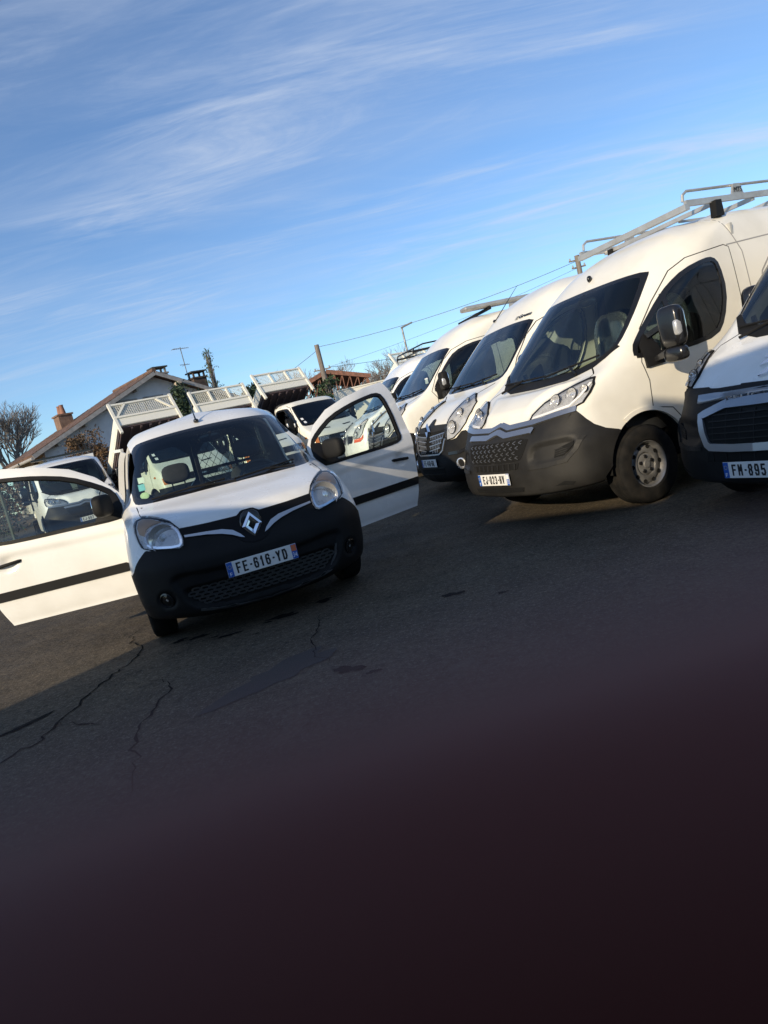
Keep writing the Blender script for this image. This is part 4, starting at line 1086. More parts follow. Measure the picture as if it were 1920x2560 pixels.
    decal('round_sticker', -.668, 1.135, .075, .055, mat('sticker pale green', (.55, .66, .45), .5), rnd=True)
    # wipers
    for y0_, y1_, z1_ in ((-.62, -.02, 1.085), (.05, .60, 1.10)):
        A, _ = K.at('yz', y0_, 1.082); Bq, _ = K.at('yz', y1_, z1_+.02); Cq, _ = K.at('yz', (y0_+y1_)/2, 1.10)
        wp = MB().tube([A+Vector((.015, 0, .01)), Cq+Vector((.022, 0, .008)), Bq+Vector((.018, 0, .006))], .008, 6)
        P0, _ = K.at('yz', y1_+.08 if y1_ < .5 else y1_-.02, 1.066); wp.tube([P0+Vector((.01, 0, .01)), Cq+Vector((.03, 0, .012))], .010, 6)
        wp.build('wiper', PLAST, root)
    # aerial
    q, n_ = K.at('xy', -1.72, -.05)
    an = MB().blob(q+Vector((0, 0, .012)), (.09, .05, .04), 8, 2.5)
    an.tube([q+Vector((.0, 0, .02)), q+Vector((-.07, 0, .09)), q+Vector((-.27, -.0, .36))], [.009, .006, .003], 6)
    an.build('aerial', GLOSSB, root, smooth=True)
    return root
make_kangoo()

def cut_wells(S, K_root, xs, cz, r, y, names=('hole',)):
    for x in xs:
        for sg in (1, -1):
            S.region(circ(x, cz, r), 'xz', 'hole', lambda C, N: (C[:, 1]*sg > y-.35) & (C[:, 2] < cz+r+.1))

def tow_mirror(parent, K, x, z, sg, arm=.16, size=(.13, .22, .35), dark=GLOSSB):
    """tall two-piece van mirror on two arms"""
    q, n_ = K.at('xz', x, z, sg)
    c = q+Vector((.02, sg*(arm+size[1]/2), .10))
    foot = skin_patch(K, [(x+.12, z-.16), (x-.07, z-.15), (x-.05, z+.02), (x+.04, z+.13), (x+.11, z+.05)], 'xz', 'mirror_foot', PLAST, parent, .03, .03, sign=sg, grid=.05)
    mb = MB().blob(c+Vector((0, 0, .03)), size, 12, 4.2).blob(c+Vector((0, 0, -.17-.03)), (size[0]*.9, size[1]*.98, .13), 10, 3.4)
    for dz in (.13, -.10): mb.bar(q+Vector((.02, 0, dz-.02)), c+Vector((-.01, -sg*.06, dz-.06)), .05, .045)
    m = mb.build('door_mirror', dark, parent, smooth=True)
    MB().blob(c+Vector((-size[0]*.46, 0, .03)), (.02, size[1]*.84, size[2]*.82), 8, 5).build('mirror_glass', MIRR, m, smooth=True)
    MB().blob(c+Vector((.035, sg*size[1]*.40, .01)), (.075, .045, .13), 8, 4).build('side_repeater', HOUS, m, smooth=True)
    return m

def folded_mirror(parent, K, x, z, sg, size=(.30, .13, .36), m=None):
    q, n_ = K.at('xz', x, z, sg)
    mb = MB().blob(q+Vector((-.06, sg*.06, .06)), size, 10, 4).bar(q+Vector((.12, 0, -.05)), q+Vector((.02, sg*.05, .0)), .06)
    return mb.build('door_mirror', m or GLOSSB, parent, smooth=True)

def big_headlight(K, root, outline, sg, bowls, brow=None, name='headlight'):
    M = lambda q: [(sg*a, b) for a, b in q]
    base = skin_patch(K, M(outline), 'yz', name, HOUS, root, .004, .03, grid=.035)
    for (y, z, r) in bowls:
        q, n_ = K.at('yz', sg*y, z)
        if q is None: continue
        ax = (n_+Vector((1.2, 0, 0))).normalized()
        MB().lathe([(r, .018), (r*.97, .014), (r*.8, -.004), (r*.45, -.016), (r*.4, .0), (r*.25, .014), (.001, .017)], q+n_*.006, ax, 24).build('reflector', REFL, base, smooth=True)
    ribbon(K, M(outline), 'yz', 'lamp_seal', GAP, base, w=.012, h=.012, closed=True, step=.03)
    if brow: ribbon(K, M(brow), 'yz', 'light_guide', WPRINT, base, w=.018, h=.014, step=.02)
    for (y, z, r) in bowls:
        q, n_ = K.at('yz', sg*y, z)
        if q is not None: MB().lathe([(r*1.08, .006), (r*1.12, .016), (r*1.02, .022), (r*.98, .012)], q+n_*.004, (n_+Vector((1.2, 0, 0))).normalized(), 24).build('bowl_ring', GLOSSB, base, smooth=True)
    skin_patch(K, M(outline), 'yz', 'lens', LENS, base, .030, .03, grid=.035)
    return base

DUC_WS = [(0, 1.225), (.45, 1.235), (.70, 1.285), (.80, 1.345), (.845, 1.43), (.84, 1.60), (.80, 1.82), (.765, 1.97), (.74, 2.02), (.5, 2.035), (0, 2.04)]
DUC_WIN = [(-1.06, 1.25), (-1.08, 1.36), (-1.16, 1.44), (-1.30, 1.56), (-1.50, 1.725), (-1.66, 1.835), (-1.87, 1.94), (-2.13, 2.0), (-2.25, 2.0), (-2.30, 1.93), (-2.30, 1.68), (-2.18, 1.43), (-2.04, 1.30), (-1.67, 1.255)]
def make_ducato(name, label, cat, loc, rz, front, plate, pright, length=5.4, H=2.52, q=.75, paint=None, group=None, cab_only=False, lite=False, curtain=False):
    paint = paint or PAINT2
    root = thing(name, label, cat, loc, rz, group)
    S = ducato_shell(q, length, H)
    if cab_only:        # only the cab is skin: a flat back wall closes it
        keep = S.V[S.F].mean(1)[:, 0] > -2.62
        S.F = S.F[keep]; S.lab = S.lab[keep]; k = S.V[:, 2] > 2.22
        S.V[k, 2] = 2.22+(S.V[k, 2]-2.22)*.18; S.normals()
    fr = lambda V, N: (V[:, 0] > -.6) & (N[:, 0] > .1)
    for sg in (1, -1):
        if not lite: S.emboss(smooth_poly([(sg*a, b) for a, b in [(.50, .72), (.62, .755), (.90, .76), (.905, .66), (.83, .57), (.48, .555)]], 1), 'yz', -.03, .03, fr)
    if front != 'lion':
        S.emboss(smooth_poly(mir([(0, .945), (.40, .95), (.385, 1.01), (.455, 1.085), (.64, 1.165), (.70, 1.22), (.45, 1.21), (0, 1.20)]), 1), 'yz', .05, .07, lambda V, N: (V[:, 0] > -1.1) & (N[:, 0] > .05))
    ww = [(-.66, .30), (-.62, .73), (-.99, .87), (-1.35, .78), (-1.55, .3)]
    K = Skin(S)
    fcond = lambda C, N: (C[:, 0] > -.70)
    top = [(0, .935), (.42, .935), (.82, .968), (.955, .815), (1.0, .725), (1.3, .69), (1.3, 0), (0, 0)]
    S.region(mir(top), 'yz', 'bumper', lambda C, N: fcond(C, N) & (np.abs(C[:, 1]) < .80))
    S.region([(.2, .962), (-.385, .962), (-.43, .87), (-.475, .81), (-.56, .755), (-.70, .71), (-.70, 0), (.2, 0)], 'xz', 'bumper', lambda C, N: np.abs(C[:, 1]) >= .80)
    S.region(mir([(0, .935), (.73, .958), (.722, 1.03), (.75, 1.12), (.78, 1.18), (.79, 1.22), (.68, 1.275), (.45, 1.222), (0, 1.215)] if front == 'lion' else [(0, .935), (.415, .935), (.40, 1.0), (.47, 1.07), (.66, 1.15), (.78, 1.19), (.79, 1.22), (.68, 1.275), (.45, 1.222), (0, 1.215)]), 'yz', 'bonnet', lambda C, N: C[:, 0] > -1.1)
    wc = lambda C, N: (C[:, 0] > -2.0) & (N[:, 0] > .15)
    W1 = smooth_poly(mir(DUC_WS), 1)
    S.region(W1, 'yz', 'frit', wc)
    S.region(smooth_poly(mir([(0, 1.275), (.45, 1.285), (.68, 1.33), (.765, 1.385), (.805, 1.44), (.80, 1.60), (.762, 1.80), (.73, 1.94), (.70, 1.985), (.5, 2.0), (0, 2.005)]), 1), 'yz', 'ws', wc, only=['frit'])
    door = [(-1.10, .82), (-1.13, 1.05), (-1.10, 1.22), (-1.22, 1.51), (-1.44, 1.72), (-1.74, 1.965), (-1.95, 2.05), (-2.44, 2.105), (-2.50, 2.08), (-2.48, 1.73), (-2.44, 1.1), (-2.43, .46), (-1.52, .46), (-1.44, .62), (-1.32, .77)]
    win = smooth_poly(DUC_WIN, 1)
    for sg, nm in ((1, 'L'), (-1, 'R')):
        S.region(door, 'xz', 'door'+nm, side(sg), only=['body'])
        S.region(inset(win, .010), 'xz', 'win'+nm, side(sg), only=['door'+nm, 'body'])
    wheels = [-.948] if cab_only else [-.948, -(length-1.0)]
    for x in wheels:
        for sg in (1, -1): S.region(circ(x-.04, .35, .455), 'xz', 'hole', lambda C, N: (C[:, 1]*sg > .6) & (C[:, 2] < .9))
    for sg in (1, -1): S.region([(-.42, .0), (-.47, .36), (-.56, .44), (-1.50, .44), (-1.50, .0)], 'xz', 'hole', lambda C, N: C[:, 1]*sg > .74)
    body = shell_obj(S, 'body', 'body', paint, root, skirt=.02)
    shell_obj(S, ['body'], 'interior_lining', LINING, root, off=-.04, flip=True)
    shell_obj(S, 'bonnet', 'bonnet', paint, root, off=.001, skirt=.02)
    bump = shell_obj(S, 'bumper', 'front_bumper', PLASTG if front == 'chevron' else PLAST, root, off=.006, skirt=.03)
    ws = shell_obj(S, 'ws', 'windscreen', GLASS, root); shell_obj(S, 'frit', 'windscreen_border', GLOSSB, ws)
    for sg, nm in ((1, 'L'), (-1, 'R')):
        d = shell_obj(S, 'door'+nm, 'front_door', paint, root, off=.001, skirt=.03)
        ribbon(K, inset(win, .010), 'xz', 'window_seal', GLOSSB, d, w=.042, h=.004, depth=.02, sign=sg, closed=True, step=.025)
        shell_obj(S, 'win'+nm, 'door_window', DGLASS, d, off=-.004)
        if lite: continue
        ribbon(K, door, 'xz', 'door_gap', GAP, d, w=.008, sign=sg, closed=True)
        dv = [(-1.56, 1.77), (-1.52, 1.26)]
        ribbon(K, dv, 'xz', 'window_divider', GLOSSB, d, w=.045, sign=sg, h=.004)
        MB().blob(K.at('xz', -2.30, 1.05, sg)[0]+Vector((0, sg*.02, 0)), (.20, .05, .045), 8, 4).build('door_handle', PLAST, d, smooth=True)
        if not cab_only:
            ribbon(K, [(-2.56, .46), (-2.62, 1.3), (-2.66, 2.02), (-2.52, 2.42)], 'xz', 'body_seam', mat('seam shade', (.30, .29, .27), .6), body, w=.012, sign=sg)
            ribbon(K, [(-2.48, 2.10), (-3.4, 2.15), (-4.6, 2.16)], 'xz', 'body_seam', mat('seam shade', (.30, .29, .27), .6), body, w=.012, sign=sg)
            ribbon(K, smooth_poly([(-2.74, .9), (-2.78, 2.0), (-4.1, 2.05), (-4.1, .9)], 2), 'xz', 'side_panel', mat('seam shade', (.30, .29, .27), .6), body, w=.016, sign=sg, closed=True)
        ribbon(K, [(-.988+.472*math.cos(a), .35+.472*math.sin(a)) for a in np.linspace(R(62), R(176), 26)], 'xz', 'wheel_arch_lip', paint, body, w=.035, sign=sg, h=.010)
        if sg > 0: tow_mirror(d, K, -1.25, 1.32, sg)
        else: folded_mirror(d, K, -1.42, 1.40, sg)
    for sg in (1, -1): ribbon(K, [(sg*a, b) for a, b in ([(.73, .95), (.722, 1.03), (.75, 1.12), (.785, 1.19), (.79, 1.22), (.68, 1.275)] if front == 'lion' else [(.415, .937), (.40, 1.0), (.47, 1.07), (.66, 1.15), (.78, 1.19), (.79, 1.22), (.68, 1.275)])], 'yz', 'bonnet_gap', GAP, body, w=.008)
    # cowl
    skin_patch(K, mir([(0, 1.205), (.45, 1.215), (.69, 1.27), (.86, 1.40), (.82, 1.42), (.69, 1.335), (.45, 1.285), (0, 1.275)]), 'yz', 'scuttle_panel', PLAST, root, .006, .02, grid=.05)
    # lamps
    for sg in (1, -1):
        if front == 'lion': big_headlight(K, root, [(.74, .962), (.735, 1.03), (.765, 1.12), (.80, 1.185), (.855, 1.185), (.885, 1.13), (.892, 1.07), (.885, 1.005), (.83, .972)], sg, [(.81, 1.04, .045), (.84, 1.12, .03)])
        else: big_headlight(K, root, [(.415, .940), (.405, .985), (.47, 1.062), (.60, 1.125), (.70, 1.16), (.80, 1.185), (.855, 1.185), (.885, 1.13), (.892, 1.07), (.885, 1.005), (.81, .968), (.565, .948)], sg,
                      [(.62, 1.055, .062), (.76, 1.085, .058), (.845, 1.11, .035)], [(.44, .955), (.60, .972), (.80, 1.0), (.845, 1.06), (.86, 1.15)])
        if not lite:
            skin_patch(K, [(sg*a, b) for a, b in [(.74, .67), (.88, .715), (.885, .68), (.80, .61), (.73, .60)]], 'yz', 'side_grille', GAP, bump, .011, .02, grid=.04)
            for k in range(4): ribbon(K, [(sg*.73, .615+.017*k), (sg*(.82+.02*k), .63+.021*k)], 'yz', 'slat', PLAST, bump, w=.007, h=.012)
            ribbon(K, [(sg*a, b) for a, b in [(.93, .74), (.90, .65), (.83, .565), (.65, .545), (.48, .545)]], 'yz', 'bumper_crease', PLASTG, bump, w=.03, h=.014)
            skin_patch(K, [(sg*a, b) for a, b in [(.56, .345), (.80, .395), (.865, .375), (.84, .35)]], 'yz', 'bumper_notch', GAP, bump, .010, .02, grid=.04)
    if front == 'chevron':
        g = smooth_poly(mir([(0, .80), (.10, .80), (.49, .812), (.47, .74), (.43, .655), (.38, .618), (0, .612)]), 1)
        skin_patch(K, g, 'yz', 'grille', GAP, bump, .010, .02, grid=.05)
        for z, w, k, nm in ((.912, .040, 0, 'upper_trim'), (.852, .044, 1, 'lower_trim')):
            e = .86 if k == 0 else .52
            pts = [(-e, z+(.055 if k == 0 else .0)), (-.50, z+.010), (-.17, z-.008), (-.055, z+.034), (0, z+.020), (.055, z+.034), (.17, z-.008), (.50, z+.010), (e, z+(.055 if k == 0 else .0))]
            pts = [(-e, z+(.055 if k == 0 else .0)), (-.50, z+.010), (-.15, z-.004), (-.02, z+.030), (.02, z+.030), (.15, z-.004), (.50, z+.010), (e, z+(.055 if k == 0 else .0))]
            ribbon(K, pts, 'yz', nm, SILV, bump, w=w, h=.022, depth=.01, step=.02)
        ar = MB()
        for r in range(4 if not lite else 0):
            for c in range(-5, 6):
                y = c*.082+(.041 if r % 2 else 0); z = .775-r*.042
                if abs(y) > .43-.02*r: continue
                for s2 in (1, -1):
                    ribbon(K, [(y-.03, z), (y+.012, z+s2*.014)], 'yz', '', None, None, w=.006, h=.020, step=.05, mb=ar)
        if ar.V: ar.build('grille_mesh', mat('dim chrome', (.16, .16, .165), .3, .6), bump)['kind'] = 'stuff'
        skin_patch(K, mir([(0, .602), (.375, .602), (.36, .548), (0, .542)]), 'yz', 'lower_grille', GAP, bump, .011, .02, grid=.05)
        for k in range(-4, 5): ribbon(K, [(k*.082, .548), (k*.082, .598)], 'yz', 'grille_bar', PLASTG, bump, w=.022, h=.020)
        if not lite:
            skin_patch(K, mir([(0, .385), (.40, .38), (.38, .34), (0, .335)]), 'yz', 'lower_intake', GAP, bump, .011, .02, grid=.05)
            for z in (.35, .368): ribbon(K, [(-.38, z), (.38, z)], 'yz', 'intake_slat', PLAST, bump, w=.007, h=.014)
    else:
        g = smooth_poly([(-.47, .80), (.47, .80), (.40, .60), (.36, .565), (-.36, .565), (-.40, .60)], 1)
        skin_patch(K, g, 'yz', 'grille', GAP, bump, .011, .02, grid=.05)
        ribbon(K, smooth_poly([(-.50, .825), (.50, .825), (.42, .585), (.36, .545), (-.36, .545), (-.42, .585)], 1), 'yz', 'grille_frame', SILV, bump, w=.050, h=.028, closed=True, step=.03)
        skin_patch(K, [(-.55, .845), (.55, .845), (.57, .900), (-.57, .900)], 'yz', 'upper_trim', SILV, bump, .022, .02, grid=.05)
        skin_patch(K, [(-.33, .852), (.33, .852), (.33, .893), (-.33, .893)], 'yz', 'name_strip', LENS, bump, .030, .01, grid=.05)
        p, n_ = K.at('yz', 0, .872); text_mesh('name_lettering', 'PEUGEOT', .026, .50, CHROME, bump, p+Vector((.036, 0, 0)), (0, 1, 0), (0, 0, 1), .004, bold=.03)
        for z in (.765, .725, .685, .645, .605): ribbon(K, [(-.40, z), (.40, z)], 'yz', 'grille_slat', PLASTG, bump, w=.007, h=.016)
        for k in range(-3, 4): ribbon(K, [(k*.12, .58), (k*.12, .79)], 'yz', 'grille_bar', PLAST, bump, w=.008, h=.012)
        skin_patch(K, mir([(0, .515), (.42, .515), (.42, .455), (0, .455)]), 'yz', 'lower_grille', GAP, bump, .011, .02, grid=.05)
        for k in range(-3, 4): ribbon(K, [(k*.12, .458), (k*.12, .512)], 'yz', 'grille_bar', PLAST, bump, w=.008, h=.014)
        lion = [(-.13, -.06), (-.10, -.115), (-.075, -.12), (-.085, -.085), (-.05, -.03), (-.01, -.05), (.03, -.11), (.075, -.12), (.06, -.09), (.035, -.045), (.05, .0), (.075, -.02), (.115, -.03), (.10, .005), (.075, .03), (.12, .035), (.095, .065), (.06, .07), (.075, .105), (.03, .12), (-.015, .115), (-.045, .085), (-.095, .10), (-.08, .075), (-.055, .06), (-.105, .045), (-.135, .005), (-.10, .01), (-.055, .015), (-.075, -.02)]
        lion = [(-a*1.0, b) for a, b in lion][::-1]
        p, n_ = K.at('yz', 0, 1.045); v = Vector((-n_.z, 0, n_.x)).normalized()
        MB().prism([(a*1.15, b*1.15) for a, b in lion], p+n_*.016, (0, 1, 0), v, .018).build('lion_badge', CHROME, root)
    p, n_ = K.at('yz', 0, .45)
    number_plate(root, (p[0]+.014, 0, .468 if front == 'chevron' else .40), (0, 1, 0), (0, 0, 1), plate, pright, tw=.36 if len(plate) > 7 else .26, tc=0 if len(plate) > 7 else -.06)
    for x in wheels:
        for sg in (1, -1):
            wheel(root, (x, sg*.905, .345), sg, .345, .225, .205, lite=lite or (sg < 0))
            well(root, x-.04, .35, .45, sg*.6, sg*.985)
    L_ = 2.4 if cab_only else length-.3
    MB().box((-L_/2-.3, 0, .40), (L_-.3, 1.5, .20)).build('underbody', GAP, root)
    # cabin
    MB().prism([(-.80, 1.20), (-1.1, 1.24), (-1.40, 1.26), (-1.55, 1.18), (-1.50, .6), (-.9, .6)], (0, .88, 0), (1, 0, 0), (0, 0, 1), -1.76).build('dashboard', DASH, root)
    steering(root, (-1.66, .42, 1.22), .21, .75)
    MB().box((-1.9, 0, .62), (1.2, 1.7, .06)).build('cabin_floor', LINING, root)
    for y, w in ((.45, .52), (-.35, .86)): seat(root, -2.15, y, .92, .62, w, m=SEAT)
    if cab_only:
        bw = MB().box((-2.62, 0, 1.25), (.04, 1.86, 1.95)); bw.build('cab_back', paint, root)
        MB().box((-2.59, 0, 1.72), (.03, 1.3, .40)).build('back_window', DGLASS, root)
    else:
        MB().box((-2.62, 0, 1.3), (.03, 1.78, 2.0)).build('bulkhead', LIGHTLIN if curtain else LINING, root)
    q_, n_ = K.at('yz', 0, 1.96)
    MB().blob(q_+Vector((-.12, 0, -.03)), (.05, .24, .08), 8, 3).build('inside_mirror', GLOSSB, root, smooth=True)
    for (ya, za), (yb, zb), (yp, zp) in (((-.72, 1.315), (.02, 1.30), (-.60, 1.225)), ((.02, 1.29), (.70, 1.36), (.55, 1.24))):
        A, _ = K.at('yz', ya, za); Bq, _ = K.at('yz', yb, zb); P0, _ = K.at('yz', yp, zp)
        if A is None or Bq is None or P0 is None: continue
        mid = (A+Bq)/2+Vector((.03, 0, .01))
        MB().tube([A+Vector((.02, 0, .01)), mid, Bq+Vector((.02, 0, .01))], .010, 6).tube([P0+Vector((.02, 0, .02)), mid+Vector((.01, 0, .005))], .012, 6).build('wiper', PLAST, root)
    return root, S, K

def roof_rack(root, K):
    """aluminium rails and cross tubes on feet along the roof"""
    rk = MB(); x0, x1 = -2.25, -5.1; z = 2.565
    for sg in (1, -1):
        rk.bar((x0, sg*.74, z), (x1, sg*.74, z+.01), .035, .055)
    o = rk.build('roof_rack', ALU, root)
    rr = MB()
    rr.bar((x0, -.76, z-.04), (x0, .76, z-.035), .06, .055)
    rr.build('front_beam', ALU, o)
    for x in (-2.62, -3.2, -3.8, -4.5): MB().bar((x, -.74, z-.03), (x, .74, z-.03), .04, .04).build('cross_bar', ALU, o)
    for sg in (1, -1):
        pts = [(x0-.02, sg*.70, z+.03), (x0-.03, sg*.70, z+.09), (x0-.09, sg*.70, z+.125), (x0-.9, sg*.70, z+.13), (x1+.1, sg*.70, z+.13)]
        MB().tube(pts, .014, 8).build('side_rail', ALU, o, smooth=True)
        for x in (x0-.75, x0-1.9): MB().prism([(-.09, 0), (.09, 0), (.045, .115), (-.045, .115)], (x, sg*.715, z+.02), (1, 0, 0), (0, 0, 1), .02).build('rail_bracket', ALU, o)
        text_mesh('maker_letters', 'MTS', .05, .11, INK, o, (x0-.75, sg*.742, z+.075), (-sg, 0, 0), (0, 0, 1), .003)
        for x in (-2.62, -3.6, -4.7):
            MB().prism([(-.055, 0), (.055, 0), (.04, .15), (-.04, .15)], (x, sg*.70+.035, 2.40), (1, 0, 0), (0, 0, 1), .07).build('rack_foot', PLAST, o)
    for y in (-.3, .3): MB().bar((-2.65, y, z-.05), (-4.9, y, z-.05), .022, .022).build('floor_tube', ALU, o)
    return o

JUMPER, JS, JK = make_ducato('cargo_van', 'cream high-roof van carrying an aluminium roof rack above its chevron grille', 'van', (1.1038, 6.4994, 0), -2.7405, 'chevron', 'EJ-023-HV', '72', q=.85, group='vans parked nose-out in a slanting row', curtain=True)
roof_rack(JUMPER, JK)
# clear plastic film draped over its seats
for y in (.42, -.30):
    MB().blob((-2.08, y, 1.35), (.20, .56, .95), 10, 3.0).build('seat_film', FILM, JUMPER, smooth=True)
q_, n_ = JK.at('yz', .0, 2.14); MB().blob(q_+n_*.02, (.06, .04, .07), 8, 2.2).build('roof_marker_stub', GLOSSB, JUMPER, smooth=True)
BOXER, BS, BK = make_ducato('cargo_van', 'white van with silver grille frame and lion badge, cut by the right edge', 'van', (2.416, 4.354, -.02), -2.8094, 'lion', 'FM-895', None, q=.7, paint=PAINT, group='vans parked nose-out in a slanting row')

def master_shell(q=.5, H=2.56):
    X = -5.5; dz = H-2.52
    L = [
     LV(.20, .22, .30,.32, -.10,-.55,-1.6,.84,.97,.95,X+.06),
     LV(.28, .29, .33,.36, -.03,-.45,-1.6,.95,1.0,.98,X+.02),
     LV(.45, .45, .46,.48,  .00,-.38,-1.6,1.0,1.03,1.01,X),
     LV(.66, .66, .66,.68, -.03,-.38,-1.6,1.0,1.035,1.02,X),
     LV(.82, .82, .85,.86, -.07,-.42,-1.6,.985,1.035,1.02,X),
     LV(.99,1.02,1.04,1.04,-.15,-.45,-1.6,.96,1.03,1.02,X),
     LV(1.20,1.22,1.24,1.24,-.45,-.62,-1.6,.935,1.025,1.02,X+.01),
     LV(1.36,1.38,1.42,1.42,-.83,-.90,-1.7,.92,1.01,1.01,X+.01),
     LV(1.74,1.75,1.78,1.78,-1.18,-1.28,-1.9,.87,.98,.98,X+.02),
     LV(2.10,2.09,2.10,2.10,-1.53,-1.66,-2.2,.80,.93,.93,X+.03),
     LV(2.36+.6*dz,2.34+.6*dz,2.34+.8*dz,2.34+.8*dz,-1.90,-2.08,-2.5,.73,.87,.88,X+.05),
     LV(2.50+dz,2.48+dz,2.47+dz,2.47+dz,-2.35,-2.50,-2.9,.54,.73,.76,X+.10)]
    roof = [(-2.75,0,2.56+dz)]*3+[(-2.80,0,2.56+dz),(-3.1,0,2.565+dz),(-3.9,0,2.565+dz),(X+.6,0,2.56+dz),(X+.25,0,2.54+dz),(X+.2,0,2.54+dz)]
    k = lambda n: max(2, int(round(n*q)))
    return van_body(L, [k(v) for v in (20, 20, 26, 44, 36, 26, 8, 12)], [k(v) for v in (4, 9, 10, 8, 8, 11, 14, 22, 22, 16, 14, 20)], roof)

def make_master(label, loc, rz, plate, kind='master', s=1.0, H=2.56, q=.5, maker=None):
    """high-roof van with swept-up tall lamps; kind 'vee' has the older slatted nose"""
    root = thing('cargo_van', label, 'van', loc, rz, 'vans parked nose-out in a slanting row')
    S = master_shell(q, H)
    if s != 1.0: S.V = S.V*np.array([s, s, 1.0 if s > .97 else s]); S.normals()
    P = lambda pts: [(a*s, b*s) for a, b in pts]
    K = Skin(S)
    fcond = lambda C, N: (C[:, 0] > -.66*s)
    bt = [(0, .985), (.48, .985), (.52, .92), (.545, .77), (.72, .78), (.80, .86), (.90, .86), (.90, 0), (0, 0)] if kind == 'master' else [(0, .70), (.5, .70), (.9, .72), (.9, 0), (0, 0)]
    S.region(mir(P(bt)), 'yz', 'bumper', lambda C, N: fcond(C, N) & (np.abs(C[:, 1]) < .88*s))
    S.region(P([(.2, .84), (-.28, .84), (-.34, .80), (-.50, .75), (-.70, .68), (-.70, 0), (.2, 0)] if kind == 'master' else [(.2, .71), (-.3, .71), (-.7, .64), (-.7, 0), (.2, 0)]), 'xz', 'bumper', lambda C, N: np.abs(C[:, 1]) >= .88*s)
    wc = lambda C, N: (C[:, 0] > -2.0*s) & (N[:, 0] > .15)
    S.region(smooth_poly(mir(P([(0, 1.37), (.6, 1.375), (.80, 1.385), (.895, 1.43), (.89, 1.60), (.86, 1.80), (.82, 2.0), (.79, 2.085), (.5, 2.11), (0, 2.12)])), 1), 'yz', 'frit', wc)
    S.region(smooth_poly(mir(P([(0, 1.41), (.6, 1.415), (.79, 1.43), (.85, 1.47), (.85, 1.60), (.82, 1.80), (.78, 1.98), (.75, 2.05), (.5, 2.075), (0, 2.085)])), 1), 'yz', 'ws', wc, only=['frit'])
    win = smooth_poly(P([(-1.08, 1.40), (-1.20, 1.56), (-1.45, 1.82), (-1.66, 1.98), (-1.95, 2.06), (-2.25, 2.08), (-2.33, 2.0), (-2.33, 1.60), (-2.28, 1.38), (-1.7, 1.33), (-1.15, 1.32)]), 1)
    door = P([(-1.08, .8), (-1.10, 1.25), (-1.03, 1.38), (-1.18, 1.62), (-1.42, 1.88), (-1.62, 2.03), (-1.92, 2.12), (-2.40, 2.15), (-2.46, 2.05), (-2.46, .46), (-1.52, .46), (-1.42, .65)])
    for sg, nm in ((1, 'L'), (-1, 'R')):
        S.region(door, 'xz', 'door'+nm, side(sg), only=['body'])
        S.region(inset(win, .010), 'xz', 'win'+nm, side(sg), only=['door'+nm, 'body'])
        for x in (-.90, -4.5): S.region(circ(x*s, .35, .44*s), 'xz', 'hole', lambda C, N: (C[:, 1]*sg > .6) & (C[:, 2] < .9))
    body = shell_obj(S, 'body', 'body', PAINT2 if kind == 'master' else PAINT, root, skirt=.02)
    pm = body.data.materials[0]
    shell_obj(S, ['body'], 'interior_lining', LINING, root, off=-.04, flip=True)
    bump = shell_obj(S, 'bumper', 'front_bumper', PLAST if kind == 'master' else pm, root, off=.006, skirt=.03)
    ws = shell_obj(S, 'ws', 'windscreen', GLASS, root); shell_obj(S, 'frit', 'windscreen_border', GLOSSB, ws)
    for sg, nm in ((1, 'L'), (-1, 'R')):
        d = shell_obj(S, 'door'+nm, 'front_door', pm, root, off=.001, skirt=.03)
        ribbon(K, inset(win, .010), 'xz', 'window_seal', GLOSSB, d, w=.045, h=.004, depth=.02, sign=sg, closed=True); shell_obj(S, 'win'+nm, 'door_window', DGLASS, d, off=-.004)
        ribbon(K, door, 'xz', 'door_gap', GAP, d, w=.010, sign=sg, closed=True)
        if sg > 0: tow_mirror(d, K, -1.22*s, 1.38*s, sg, .10, (.14, .22, .32), PLAST)
        else: folded_mirror(d, K, -1.42*s, 1.46*s, sg, m=PLAST)
        ribbon(K, P([(sg*.49, .99), (sg*.46, 1.05), (sg*.44, 1.18), (sg*.60, 1.30), (sg*.80, 1.36)]), 'yz', 'bonnet_gap', GAP, body, w=.010)
    if kind == 'master':
        for sg in (1, -1):
            big_headlight(K, root, [(sg*0+a, b) for a, b in P([(.545, .775), (.515, .86), (.50, .93), (.49, 1.03), (.465, 1.14), (.47, 1.22), (.50, 1.285), (.60, 1.275), (.74, 1.235), (.86, 1.175), (.885, 1.07), (.85, .95), (.78, .86), (.68, .79)])], sg, [(a*s, b*s, r*s) for a, b, r in ((.64, .93, .085), (.69, 1.08, .07), (.62, 1.21, .045))])
            MB().lathe([(.075, -.01), (.075, .02), (.06, .025), (.05, .0), (.001, -.01)], K.at('yz', sg*.78*s, .45*s)[0], K.at('yz', sg*.78*s, .45*s)[1], 16).build('fog_light', REFL, bump, smooth=True)
            ribbon(K, P([(sg*.58, .60), (sg*.78, .60), (sg*.92, .64)]), 'yz', 'bumper_blade', GLOSSB, bump, w=.04, h=.02)
        skin_patch(K, smooth_poly(mir(P([(0, .90), (.50, .92), (.515, .80), (.45, .67), (.36, .625), (0, .615)])), 1), 'yz', 'grille', GAP, bump, .011, .02, grid=.06)
        skin_patch(K, mir(P([(0, 1.075), (.05, 1.06), (.095, .995), (.48, .985), (.505, .92), (0, .905)])), 'yz', 'grille_brow', PLASTG, bump, .012, .02, grid=.05)
        gb = MB()
